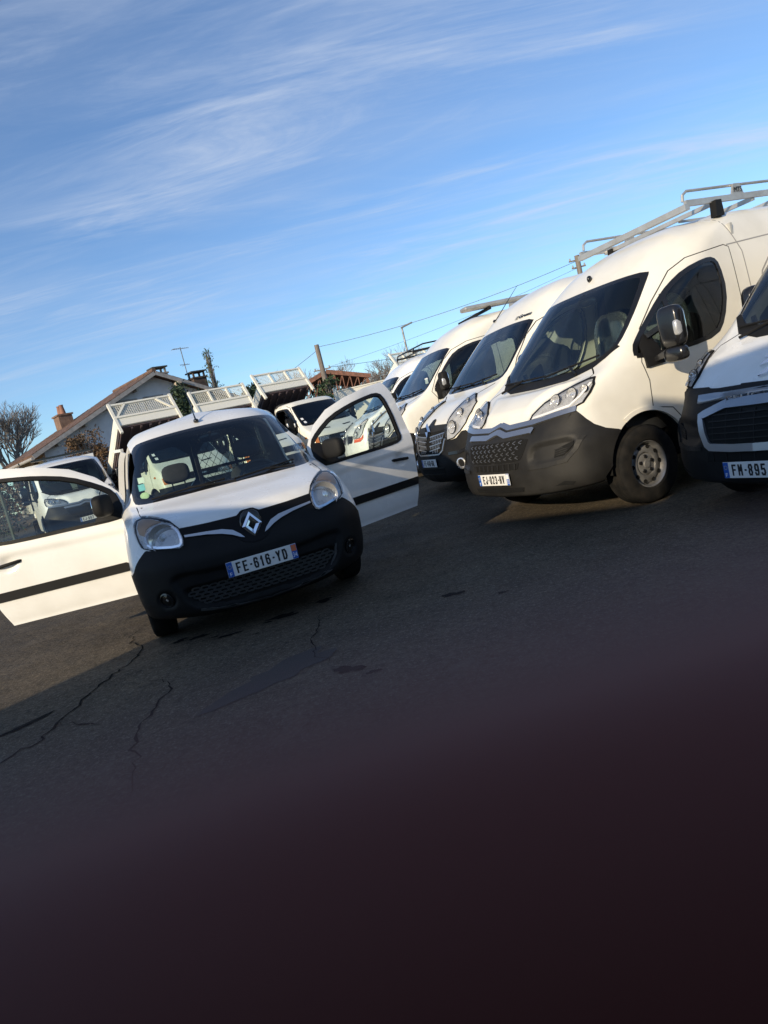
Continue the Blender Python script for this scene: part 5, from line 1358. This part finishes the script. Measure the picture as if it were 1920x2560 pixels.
        for r in range(4):
            z = (.865-r*.062)*s
            for sgn in (1, -1):
                ribbon(K, [(sgn*.06*s, z-.02), (sgn*(.49-.035*r)*s, z+.012)], 'yz', '', None, None, w=.012, h=.022, mb=gb)
                for k in range(4):
                    y = (.10+.10*k+(.05 if r % 2 else 0))*s
                    if y > (.46-.04*r)*s: continue
                    ribbon(K, [(sgn*y, z-.005), (sgn*(y-.015), z-.052)], 'yz', '', None, None, w=.010, h=.018, mb=gb); ribbon(K, [(sgn*(y+.055), z), (sgn*(y+.035), z-.05)], 'yz', '', None, None, w=.010, h=.018, mb=gb)
        gb.build('grille_mesh', SILV, bump)['kind'] = 'stuff'
        ribbon(K, P([(-.50, .80), (-.44, .65), (-.34, .605), (.34, .605), (.44, .65), (.50, .80)]), 'yz', 'grille_frame', SILV, bump, w=.02, h=.02)
        p, n_ = K.at('yz', 0, .93*s); diamond_badge(bump, (p[0]+.03, 0, .93*s), .14, .24, .03, -.15)
        skin_patch(K, mir(P([(0, .41), (.42, .41), (.38, .345), (0, .345)])), 'yz', 'lower_intake', GAP, bump, .011, .02, grid=.06)
        ribbon(K, P([(-.43, .42), (.43, .42)]), 'yz', 'intake_trim', PLASTG, bump, w=.016, h=.016); ribbon(K, P([(-.38, .335), (.38, .335)]), 'yz', 'intake_trim', PLASTG, bump, w=.016, h=.016)
    else:
        for sg in (1, -1):
            big_headlight(K, root, P([(.55, .80), (.53, .92), (.58, 1.05), (.66, 1.17), (.76, 1.22), (.86, 1.19), (.90, 1.05), (.88, .90), (.80, .80)]), sg, [(a*s, b*s, r*s) for a, b, r in ((.66, .90, .075), (.74, 1.05, .07))])
            skin_patch(K, P([(sg*.60, .775), (sg*.86, .79), (sg*.90, .86), (sg*.91, .76), (sg*.84, .70), (sg*.60, .70)]), 'yz', 'indicator', mat('orange red lens', (.62, .10, .03), .2), root, .02, .02, grid=.06)
            skin_patch(K, P([(sg*.06, .90), (sg*.46, .88), (sg*.48, .78), (sg*.42, .70), (sg*.16, .70)]), 'yz', 'grille', GAP, bump, .011, .02, grid=.06)
            for k in range(4): ribbon(K, P([(sg*(.10+.02*k), .86-.045*k), (sg*(.45-.01*k), .85-.045*k)]), 'yz', 'grille_slat', PLASTG, bump, w=.012, h=.02)
            ribbon(K, P([(sg*.015, .93), (sg*.13, .68)]), 'yz', 'nose_bar', SILV, bump, w=.04, h=.025)
    p, n_ = K.at('yz', 0, .52*s)
    if plate: number_plate(root, (p[0]+.016, 0, .495*s), (0, 1, 0), (0, 0, 1), plate, None, tw=.36)
    for x in (-.90, -4.5):
        for sg in (1, -1):
            wheel(root, (x*s, sg*.91*s, .34*s), sg, .34*s, .22, .205*s, lite=True); well(root, x*s, .35*s, .435*s, sg*.6*s, sg*.985*s)
    MB().box((-2.8*s, 0, .40*s), (5*s, 1.5, .20)).build('underbody', GAP, root)
    MB().prism(P([(-.88, 1.33), (-1.2, 1.37), (-1.42, 1.37), (-1.55, 1.28), (-1.5, .6), (-.9, .6)]), (0, .9*s, 0), (1, 0, 0), (0, 0, 1), -1.8*s).build('dashboard', DASH, root)
    steering(root, (-1.66*s, .42*s, 1.34*s), .21, .75)
    for y, w in ((.45, .50), (-.35, .84)): seat(root, -2.12*s, y*s, 1.0*s, .62, w*s)
    MB().box((-2.66*s, 0, 1.35*s), (.03, 1.78*s, 2.05*s)).build('bulkhead', LINING, root)
    q_, n_ = K.at('yz', 0, 2.02*s); MB().blob(q_+Vector((-.12, 0, -.04)), (.05, .24, .09), 8, 3).build('inside_mirror', GLOSSB, root, smooth=True)
    for (ya, za), (yb, zb), (yp, zp) in (((-.74, 1.45), (.02, 1.44), (-.55, 1.37)), ((.0, 1.43), (.72, 1.46), (.50, 1.37))):
        A, _ = K.at('yz', ya*s, za*s); Bq, _ = K.at('yz', yb*s, zb*s); P0, _ = K.at('yz', yp*s, zp*s)
        mid = (A+Bq)/2+Vector((.03, 0, .01))
        MB().tube([A+Vector((.02, 0, .01)), mid, Bq+Vector((.02, 0, .01))], .011, 6).tube([P0+Vector((.02, 0, .02)), mid+Vector((.01, 0, .005))], .013, 6).build('wiper', PLAST, root)
    if maker:
        p, n_ = K.at('yz', .58*s, 2.165*s); v = Vector((-n_.z, 0, n_.x)).normalized()
        text_mesh('roof_lettering', maker, .062, .24, INK, root, p+n_*.01, Vector((n_.y*-1, n_.x, 0)).normalized(), v, .004, bold=.04)
        p2, n2 = K.at('yz', .40*s, 2.165*s)
        lg_ = MB(); u2 = Vector((n2.y*-1, n2.x, 0)).normalized(); v2 = u2.cross(n2)*-1
        for a in (-.024, 0, .024): lg_.bar(p2+n2*.008+u2*-.03+v2*a, p2+n2*.008+u2*.03+v2*a, .012, .004)
        lg_.build('square_mark', INK, root)
    return root, S, K
mB, sB, kB = make_master('white high-roof van with black lettering above its windscreen and a whip aerial', (.795, 9.674, .047), -2.8426, 'FE-440-GQ', q=.6, maker='Gruau', H=2.60)
q_, n_ = kB.at('xy', -1.78, -.50); MB().blob(q_, (.08, .05, .05), 6, 2.5).tube([q_, q_+Vector((-.50, 0, .46))], [.008, .003], 6).build('aerial', GLOSSB, mB)
mC, sC, kC = make_master('white high-roof van with a pale tube on its roof and paper behind its windscreen', (.092, 12.946, .204), -2.8794, None, q=.5, H=2.58)
q_, n_ = kC.at('yz', .62, 1.60); MB().box(q_+Vector((-.03, 0, 0)), (.005, .14, .10)).build('windscreen_paper', WPRINT, mC)
# slat-like pale carrier and tubes along its roof
rb = MB().box((-3.6, .62, 2.70), (3.0, .26, .08), bev=.03).build('roof_carrier', ALU, mC)
MB().tube([(-3.6, -.30, 2.72), (-5.2, -.30, 2.72)], .09, 14).build('pipe_tube', ALU, rb, smooth=True)
for x in (-2.6, -3.8, -4.9): MB().bar((x, -.72, 2.63), (x, .74, 2.63), .05, .05).build('cross_bar', PLAST, rb)
mD, sD, kD = make_master('smaller white van with orange-red indicators and a black ladder rack', (-.51, 16.846, .318), -2.875, None, kind='vee', s=.92, H=2.56, q=.45)
rk = MB()
for sg in (1, -1): rk.tube([(-2.0, sg*.62, 2.36), (-2.05, sg*.62, 2.50), (-2.3, sg*.62, 2.56), (-4.6, sg*.62, 2.56)], .02, 6); rk.tube([(-2.0, sg*.62, 2.42), (-4.7, sg*.62, 2.44)], .025, 6)
rk.tube([(-2.05, -.62, 2.50), (-2.05, .62, 2.50)], .02, 6)
ro = rk.build('roof_rack', GLOSSB, mD, smooth=True)
for x in (-2.2, -2.9, -3.6, -4.3): MB().bar((x, -.62, 2.42), (x, .62, 2.42), .04, .03).build('cross_bar', GLOSSB, ro)

def iveco_shell(q=.4):
    L = [
     LV(.34,.34,.40,.40, .00,-.25,-1.2,.86,.92,.92,-2.2),
     LV(.55,.55,.55,.55, .02,-.22,-1.2,.93,.97,.95,-2.2),
     LV(.74,.74,.74,.74, .00,-.22,-1.2,.94,.98,.95,-2.2),
     LV(1.00,1.00,1.02,1.02,-.05,-.26,-1.2,.92,.98,.95,-2.2),
     LV(1.10,1.12,1.15,1.15,-.16,-.34,-1.2,.90,.98,.95,-2.2),
     LV(1.33,1.34,1.36,1.36,-.60,-.68,-1.2,.87,.97,.95,-2.2),
     LV(1.66,1.67,1.70,1.70,-.90,-.98,-1.4,.80,.93,.93,-2.2),
     LV(2.02,2.02,2.04,2.04,-1.22,-1.30,-1.6,.74,.87,.88,-2.2),
     LV(2.14,2.13,2.13,2.13,-1.36,-1.42,-1.7,.62,.74,.76,-2.18)]
    roof = [(-1.6,0,2.17)]*3+[(-1.62,0,2.17),(-1.8,0,2.175),(-1.9,0,2.175),(-2.0,0,2.175),(-2.1,0,2.17),(-2.15,0,2.17)]
    k = lambda n: max(2, int(round(n*q)))
    return van_body(L, [k(v) for v in (20, 20, 22, 40, 16, 16, 8, 10)], [k(v) for v in (8, 10, 12, 6, 14, 18, 20, 8, 16)], roof)

BEDW = mat('bed cream paint', (.72, .69, .60), .5)
RUST = noise_mat('bed underside', (.045, .035, .045), (.085, .055, .05), 5, (.7, .9))
def tip_bed(root, style, xh=-5.0, L=3.0, W=1.72, ang=31.5, zh=.98):
    """tipped bed: floor, sides, headboard with a mesh cage, ribbed underside"""
    T = Matrix.Translation((xh, 0, zh)) @ Matrix.Rotation(R(-ang), 4, 'Y')
    objs = []
    bed = MB().box((L/2, 0, .06), (L, W, .08)).build('tipper_bed', BEDW, root); objs.append(bed)
    un = MB().box((L/2, 0, -.02), (L-.06, W-.06, .06)).build('bed_underside', RUST, bed); objs.append(un)
    for k in range(-3, 4): objs.append(MB().bar((.05, k*.26, -.075), (L-.05, k*.26, -.075), .05, .06).build('floor_rib', RUST, bed))
    for y in (-.38, .38): objs.append(MB().bar((0, y, -.17), (L*.55, y, -.17), .09, .14).build('bed_rail', RUST, bed))
    for sg in (1, -1): objs.append(MB().box((L/2, sg*(W/2-.02), .20), (L-.08, .04, .24)).build('side_board', BEDW, bed))
    objs.append(MB().box((.02, 0, .20), (.04, W-.1, .24)).build('tail_board', BEDW, bed))
    H0, H1 = .26, .70
    objs.append(MB().box((L, 0, H0/2+.0), (.05, W-.06, H0)).build('headboard', BEDW, bed))
    objs.append(MB().bar((L+.03, -W/2, H0), (L+.03, W/2, H0), .06, .06).build('headboard_rail', BEDW, bed))
    for sg in (1, -1): objs.append(MB().bar((L+.02, sg*W/2, -.25), (L+.02, sg*W/2, H1+.05), .07, .07).build('cage_post', BEDW, bed))
    objs.append(MB().bar((L+.02, -W/2, H1), (L+.02, W/2, H1), .05, .05).build('cage_rail', BEDW, bed))
    if style == 0:
        for sg in (1, -1): objs.append(MB().bar((L+.02, sg*(W/2-.06), H0), (L+.02, sg*.42, H1), .05, .05).build('cage_brace', BEDW, bed))
    else:
        for y in (-W/6, W/6): objs.append(MB().bar((L+.02, y, H0), (L+.02, y, H1), .05, .05).build('cage_upright', BEDW, bed))
    objs.append(mesh_grid((L, -W/2, H0), (0, W, 0), (0, 0, H1-H0), 30, 8, .010, 'cage_mesh', BEDW, bed))
    for o in objs: o.data.transform(T)
    ram = MB().tube([(xh+1.2, 0, .7), (xh+1.75, 0, zh+.95)], [.07, .05], 10).build('tipping_ram', STEEL, root, smooth=True)
    return bed
def chassis(root, x0=-.4, x1=-5.3):
    c = MB()
    for y in (-.40, .40): c.bar((x0, y, .66), (x1, y, .66), .09, .18)
    c.build('chassis_rail', GAP, root)['kind'] = 'stuff'
    for x in (-2.9, x1+.15): MB().bar((x, -.40, .66), (x, .40, .66), .08, .14).build('cross_member', GAP, root)

def make_iveco(label, loc, rz, style, ang=31.5, plate=None, stickers=True):
    root = thing('tipper_truck', label, 'tipper truck', loc, rz, 'tipper trucks with raised beds')
    S = iveco_shell(); K = Skin(S)
    fc = lambda C, N: (C[:, 0] > -.42)
    S.region(mir([(0, .73), (1.3, .73), (1.3, 0), (0, 0)]), 'yz', 'bumper', fc)
    wc = lambda C, N: (C[:, 0] > -1.6) & (N[:, 0] > .15)
    S.region(smooth_poly(mir([(0, 1.345), (.6, 1.345), (.84, 1.36), (.85, 1.44), (.76, 1.95), (.72, 2.01), (0, 2.03)]), 1), 'yz', 'frit', wc)
    S.region(smooth_poly(mir([(0, 1.385), (.6, 1.385), (.80, 1.40), (.805, 1.46), (.725, 1.92), (.68, 1.98), (0, 2.0)]), 1), 'yz', 'ws', wc, only=['frit'])
    win = smooth_poly([(-.86, 1.40), (-1.30, 1.92), (-1.42, 1.97), (-1.9, 1.98), (-1.96, 1.90), (-1.98, 1.42), (-1.9, 1.37), (-1.0, 1.35)], 1)
    door = [(-.78, .62), (-.80, 1.32), (-1.28, 1.98), (-1.42, 2.05), (-1.98, 2.06), (-2.04, 1.95), (-2.05, .60)]
    for sg, nm in ((1, 'L'), (-1, 'R')):
        S.region(door, 'xz', 'door'+nm, side(sg), only=['body'])
        S.region(win, 'xz', 'win'+nm, side(sg), only=['door'+nm, 'body'])
        S.region(circ(-.78, .36, .42), 'xz', 'hole', lambda C, N: (C[:, 1]*sg > .55) & (C[:, 2] < .9))
    body = shell_obj(S, 'body', 'cab_body', PAINT2, root, skirt=.02)
    shell_obj(S, 'body', 'interior_lining', LINING, root, off=-.04, flip=True)
    bump = shell_obj(S, 'bumper', 'front_bumper', PLAST, root, off=.01, skirt=.03)
    ws = shell_obj(S, 'ws', 'windscreen', DGLASS, root); shell_obj(S, 'frit', 'windscreen_border', GLOSSB, ws)
    for sg, nm in ((1, 'L'), (-1, 'R')):
        d = shell_obj(S, 'door'+nm, 'front_door', PAINT2, root, off=.001, skirt=.03)
        ribbon(K, win, 'xz', 'window_seal', GLOSSB, d, w=.05, h=.004, depth=.02, sign=sg, closed=True); shell_obj(S, 'win'+nm, 'door_window', DGLASS, d, off=-.004)
        ribbon(K, door, 'xz', 'door_gap', GAP, d, w=.012, sign=sg, closed=True)
        tow_mirror(d, K, -.98, 1.38, sg, .08, (.12, .20, .34), PLAST)
        M = lambda q: [(sg*a, b) for a, b in q]
        big_headlight(K, root, [(.50, .80), (.50, .96), (.78, .965), (.80, .80)], sg, [(.58, .88, .06), (.71, .88, .05)])
        skin_patch(K, M([(.81, .80), (.805, .965), (.90, .96), (.90, .80)]), 'yz', 'indicator', AMBER, root, .02, .02, grid=.06)
        ribbon(K, M([(.22, 1.17), (.52, 1.185)]), 'yz', 'bonnet_slot', GAP, body, w=.03)
        q, n_ = K.at('xz', -.55, 1.02, sg); MB().blob(q, (.12, .03, .05), 8, 3).build('side_repeater', AMBER, root, smooth=True)
        wheel(root, (-.78, sg*.86, .35), sg, .35, .22, .21, lite=True); well(root, -.78, .36, .41, sg*.5, sg*.95)
        wheel(root, (-4.2, sg*.80, .35), sg, .35, .36, .21, lite=True)
    skin_patch(K, mir([(0, .965), (.48, .965), (.48, .80), (0, .80)]), 'yz', 'grille', GAP, bump, .006, .02, grid=.06)
    for z in (.83, .865, .90, .935): ribbon(K, [(-.47, z), (.47, z)], 'yz', 'grille_slat', PLASTG, bump, w=.014, h=.02)
    ribbon(K, [(-.16, .885), (.16, .885)], 'yz', 'nose_bar', SILV, bump, w=.05, h=.026)
    p, n_ = K.at('yz', 0, .5); MB().box((p[0]+.018, 0, .52), (.008, .52, .11)).build('number_plate', PLATE, root)
    if stickers:
        for y, z in ((-.70, 1.47), (-.72, 1.58)): skin_patch(K, [(y-.035, z-.03), (y+.035, z-.03), (y+.035, z+.03), (y-.035, z+.03)], 'yz', 'sticker', WPRINT, ws, .004, .001, grid=.1)
    MB().prism([(-.60, 1.28), (-.95, 1.32), (-1.1, 1.25), (-1.1, .7), (-.6, .7)], (0, .85, 0), (1, 0, 0), (0, 0, 1), -1.7).build('dashboard', DASH, root)
    for y, w in ((.45, .5), (-.35, .8)): seat(root, -1.75, y, .98, .58, w)
    for (ya, yb) in ((-.7, -.05), (.0, .65)):
        A, _ = K.at('yz', ya, 1.40); Bq, _ = K.at('yz', yb, 1.40); MB().tube([A+Vector((.02, 0, 0)), (A+Bq)/2+Vector((.04, 0, 0)), Bq+Vector((.02, 0, 0))], .012, 5).build('wiper', PLAST, root)
    chassis(root); tip_bed(root, style, ang=ang)
    return root
HD = -.944
make_iveco('cream tipper truck behind the small van, its raised bed caged with two slanting braces', (-4.14, 16.96, gz(16.9)), HD, 0, 32)
make_iveco('middle cream tipper truck of the back row, its cab hidden behind the small van', (-2.32, 18.30, gz(18.3)), HD, 1, 29.5)
make_iveco('cream tipper truck rightmost of the back row, cab above the small van\'s open door', (-.55, 19.6, gz(19.6)), HD, 1, 34)
fb = make_iveco('white tipper truck standing far behind the van row, only its mesh cage showing', (4.0, 24.8, gz(24.8)), HD, 1, 33)
J2, j2s, j2k = make_ducato('tipper_truck', 'white flatbed truck with chevron grille seen through the left open door\'s window', 'tipper truck', (-7.46, 17.94, .238), -1.0388, 'chevron', 'EJ-607', None, length=5.2, H=2.30, q=.5, cab_only=True, lite=True, paint=PAINT)
chassis(J2, -.5, -5.4)
for sg in (1, -1):
    wheel(J2, (-4.3, sg*.85, .345), sg, .345, .36, .205, lite=True); tow_mirror(J2, j2k, -1.25, 1.32, sg)
fl = MB().box((-4.1, 0, .95), (2.8, 2.1, .08)).build('flat_bed', BEDW, J2)
MB().box((-2.72, 0, 1.42), (.05, 2.1, .9)).build('headboard', GAP, fl)
mesh_grid((-2.68, -1.0, 1.80), (0, 2.0, 0), (0, 0, .32), 30, 6, .008, 'headboard_mesh', BEDW, fl)
for sg in (1, -1): MB().box((-4.1, sg*1.03, 1.18), (2.7, .04, .40)).build('side_board', BEDW, fl)
MB().bar((-1.95, -.80, 2.30), (-1.95, .80, 2.30), .10, .06).build('roof_bar', GLOSSB, J2)

# a dropside bed with a perforated headboard behind the cab on the right
tr = thing('flatbed_trailer', 'cream dropside flatbed with a perforated headboard behind the tipper cab', 'trailer', (.35, 24.2, gz(24.2)), R(100))
bd = MB().box((2.0, 0, .85), (4.0, 2.0, .10)).build('flat_bed', BEDW, tr)
hb = MB().box((-.0, 0, 1.55), (.06, 2.05, 1.3)); hb = hb.build('headboard', BEDW, bd)
for r in range(5):
    for c in range(14): MB().box((-.032, -.90+c*.066, 2.02-r*.07), (.006, .045, .045)).build('perforation', GAP, hb)
for sg in (1, -1):
    MB().bar((-.03, sg*1.03, .8), (-.03, sg*1.03, 2.32), .09, .08).build('headboard_post', BEDW, bd); MB().box((2.0, sg*1.0, 1.1), (3.9, .04, .40)).build('side_board', BEDW, bd)
    for x in (2.4, 3.2): wheel(tr, (x, sg*.82, .34), sg, .34, .22, .2, lite=True)
MB().bar((-.03, -1.03, 2.22), (-.03, 1.03, 2.22), .05, .04).build('headboard_rail', BEDW, bd)
MB().box((1.9, 0, .66), (4.2, .9, .22)).build('chassis_frame', GAP, tr)

# small dark blue car glimpsed at the far left
def small_car(loc, rz):
    root = thing('parked_car', 'dark blue hatchback at the far left beyond the open door', 'car', loc, rz)
    S = kangoo_shell(.35); S.V = S.V*np.array([.93, .95, .82]); S.normals(); K = Skin(S)
    paint = mat('dark blue paint', (.035, .05, .085), .3, coat=.6)
    f = lambda C, N: (C[:, 0] > -2) & (N[:, 0] > .12)
    S.region(smooth_poly(mir([(0, .875), (.6, .875), (.71, .90), (.60, 1.29), (.5, 1.31), (0, 1.33)]), 1), 'yz', 'ws', f)
    win = [(-1.3, .87), (-1.6, 1.14), (-1.9, 1.26), (-2.9, 1.30), (-3.3, 1.2), (-3.5, .9)]
    for sg in (1, -1):
        S.region(win, 'xz', 'win%d' % sg, side(sg))
        for x in (-.82, -3.32): S.region(circ(x, .29, .34), 'xz', 'hole', lambda C, N: (C[:, 1]*sg > .5) & (C[:, 2] < .7))
    shell_obj(S, 'body', 'body', paint, root, skirt=.02); shell_obj(S, 'body', 'interior_lining', GAP, root, off=-.04, flip=True)
    shell_obj(S, 'ws', 'windscreen', DGLASS, root)
    for sg in (1, -1):
        shell_obj(S, 'win%d' % sg, 'side_window', DGLASS, root)
        skin_patch(K, [(sg*.44, .62), (sg*.50, .72), (sg*.68, .78), (sg*.72, .70), (sg*.66, .60)], 'yz', 'headlight', REFL, root, .01, .03)
        for x in (-.82, -3.32): wheel(root, (x, sg*.75, .30), sg, .30, .19, .19, lite=True); well(root, x, .29, .335, sg*.5, sg*.82)
        q, n_ = K.at('xz', -1.45, .95, sg); MB().blob(q+Vector((0, sg*.1, .05)), (.1, .2, .14), 8, 3).build('door_mirror', paint, root, smooth=True)
    skin_patch(K, mir([(0, .60), (.40, .60), (.36, .50), (0, .50)]), 'yz', 'grille', GAP, root, .004, .02)
    MB().box((-2, 0, .26), (3.4, 1.3, .08)).build('underbody', GAP, root)
    return root
small_car((-8.9, 13.6, gz(13.6)), R(-60))

# ------------------------------------------------------------------ the photographer's hand round the phone, one finger lying over the bottom of the lens
def hand():
    mm = .001
    W = lambda x, y, d: M4 @ Vector((x*mm, y*mm, -d*mm))
    SKIN = mat('skin', (.185, .045, .028), .55, spec=.35)
    SKIN.node_tree.nodes['Principled BSDF'].inputs['Subsurface Weight'].default_value = .0
    pts = []; ed = []; rad = []
    def chain(parent, ps):
        for x, y, d, r in ps:
            pts.append(W(x, y, d)); rad.append(r*mm); i = len(pts)-1
            if parent is not None: ed.append((parent, i))
            parent = i
        return parent
    chain(None, [(70, -52, -10, 20)]); palm = 0
    chain(palm, [(78, -95, -30, 23), (92, -150, -70, 24), (118, -230, -150, 30), (140, -300, -230, 38)])
    chain(palm, [(60, -2.5, -2, 9.5), (40, -.6, 10.5, 8.6), (12, -7.0, 11.0, 8.3), (-14, -15.2, 11.0, 8.0), (-34, -23.0, 10.2, 6.8), (-39, -25.2, 9.8, 4.5)])
    chain(palm, [(61, -32, -2, 9.5), (40, -27, 11, 8.4), (10, -32, 12, 8.2), (-18, -37, 11.5, 7.8), (-40, -41, 10, 6.2), (-44, -42, 9.5, 4.5)])
    chain(palm, [(61, -54, -4, 9), (38, -49, 11, 8.0), (9, -53, 12, 7.8), (-17, -57, 11.5, 7.4), (-37, -60, 10, 6.0), (-41, -61, 9.5, 4.2)])
    chain(palm, [(59, -76, -8, 8), (36, -71, 10, 7.0), (12, -73, 11, 6.8), (-8, -75.5, 10.5, 6.4), (-25, -77.5, 9.5, 5.2), (-28, -78, 9, 4)])
    chain(palm, [(50, -58, -28, 12), (34, -38, -24, 9.5), (16, -18, -20, 8.8), (3, -4, -17.5, 6.5), (0, 0, -17, 4.5)])
    me = bpy.data.meshes.new('hand'); me.from_pydata(pts, ed, []); o = bpy.data.objects.new('hand', me); COL.objects.link(o)
    sk = o.modifiers.new('skin', 'SKIN'); sk.use_smooth_shade = True
    lay = me.skin_vertices[0].data
    for i, r in enumerate(rad): lay[i].radius = (r, r)
    lay[0].use_root = True
    sb = o.modifiers.new('sub', 'SUBSURF'); sb.levels = 2; sb.render_levels = 2
    dg = bpy.context.evaluated_depsgraph_get(); m2 = bpy.data.meshes.new_from_object(o.evaluated_get(dg)); bpy.data.objects.remove(o)
    m2.materials.clear(); m2.materials.append(SKIN); m2.name = 'hand'
    o = link(bpy.data.objects.new('hand', m2))
    tag(o, 'photographer\'s hand whose dark blurred finger covers the bottom of the view', 'hand')
    # jacket cuff
    MB().tube([W(108, -200, -125), W(140, -300, -230), W(175, -400, -340)], [.046, .052, .058], 20).build('jacket_sleeve', mat('dark jacket', (.03, .032, .04), .9), o, smooth=True)
    rot = M4.to_3x3()
    ph = MB().box(W(-14, -62, -5.2), (.074, .158, .0088), rot, .003).build('smartphone', mat('black phone glass', (.012, .012, .014), .15), None)
    tag(ph, 'black smartphone held upright in the photographer\'s hand', 'phone')
hand()
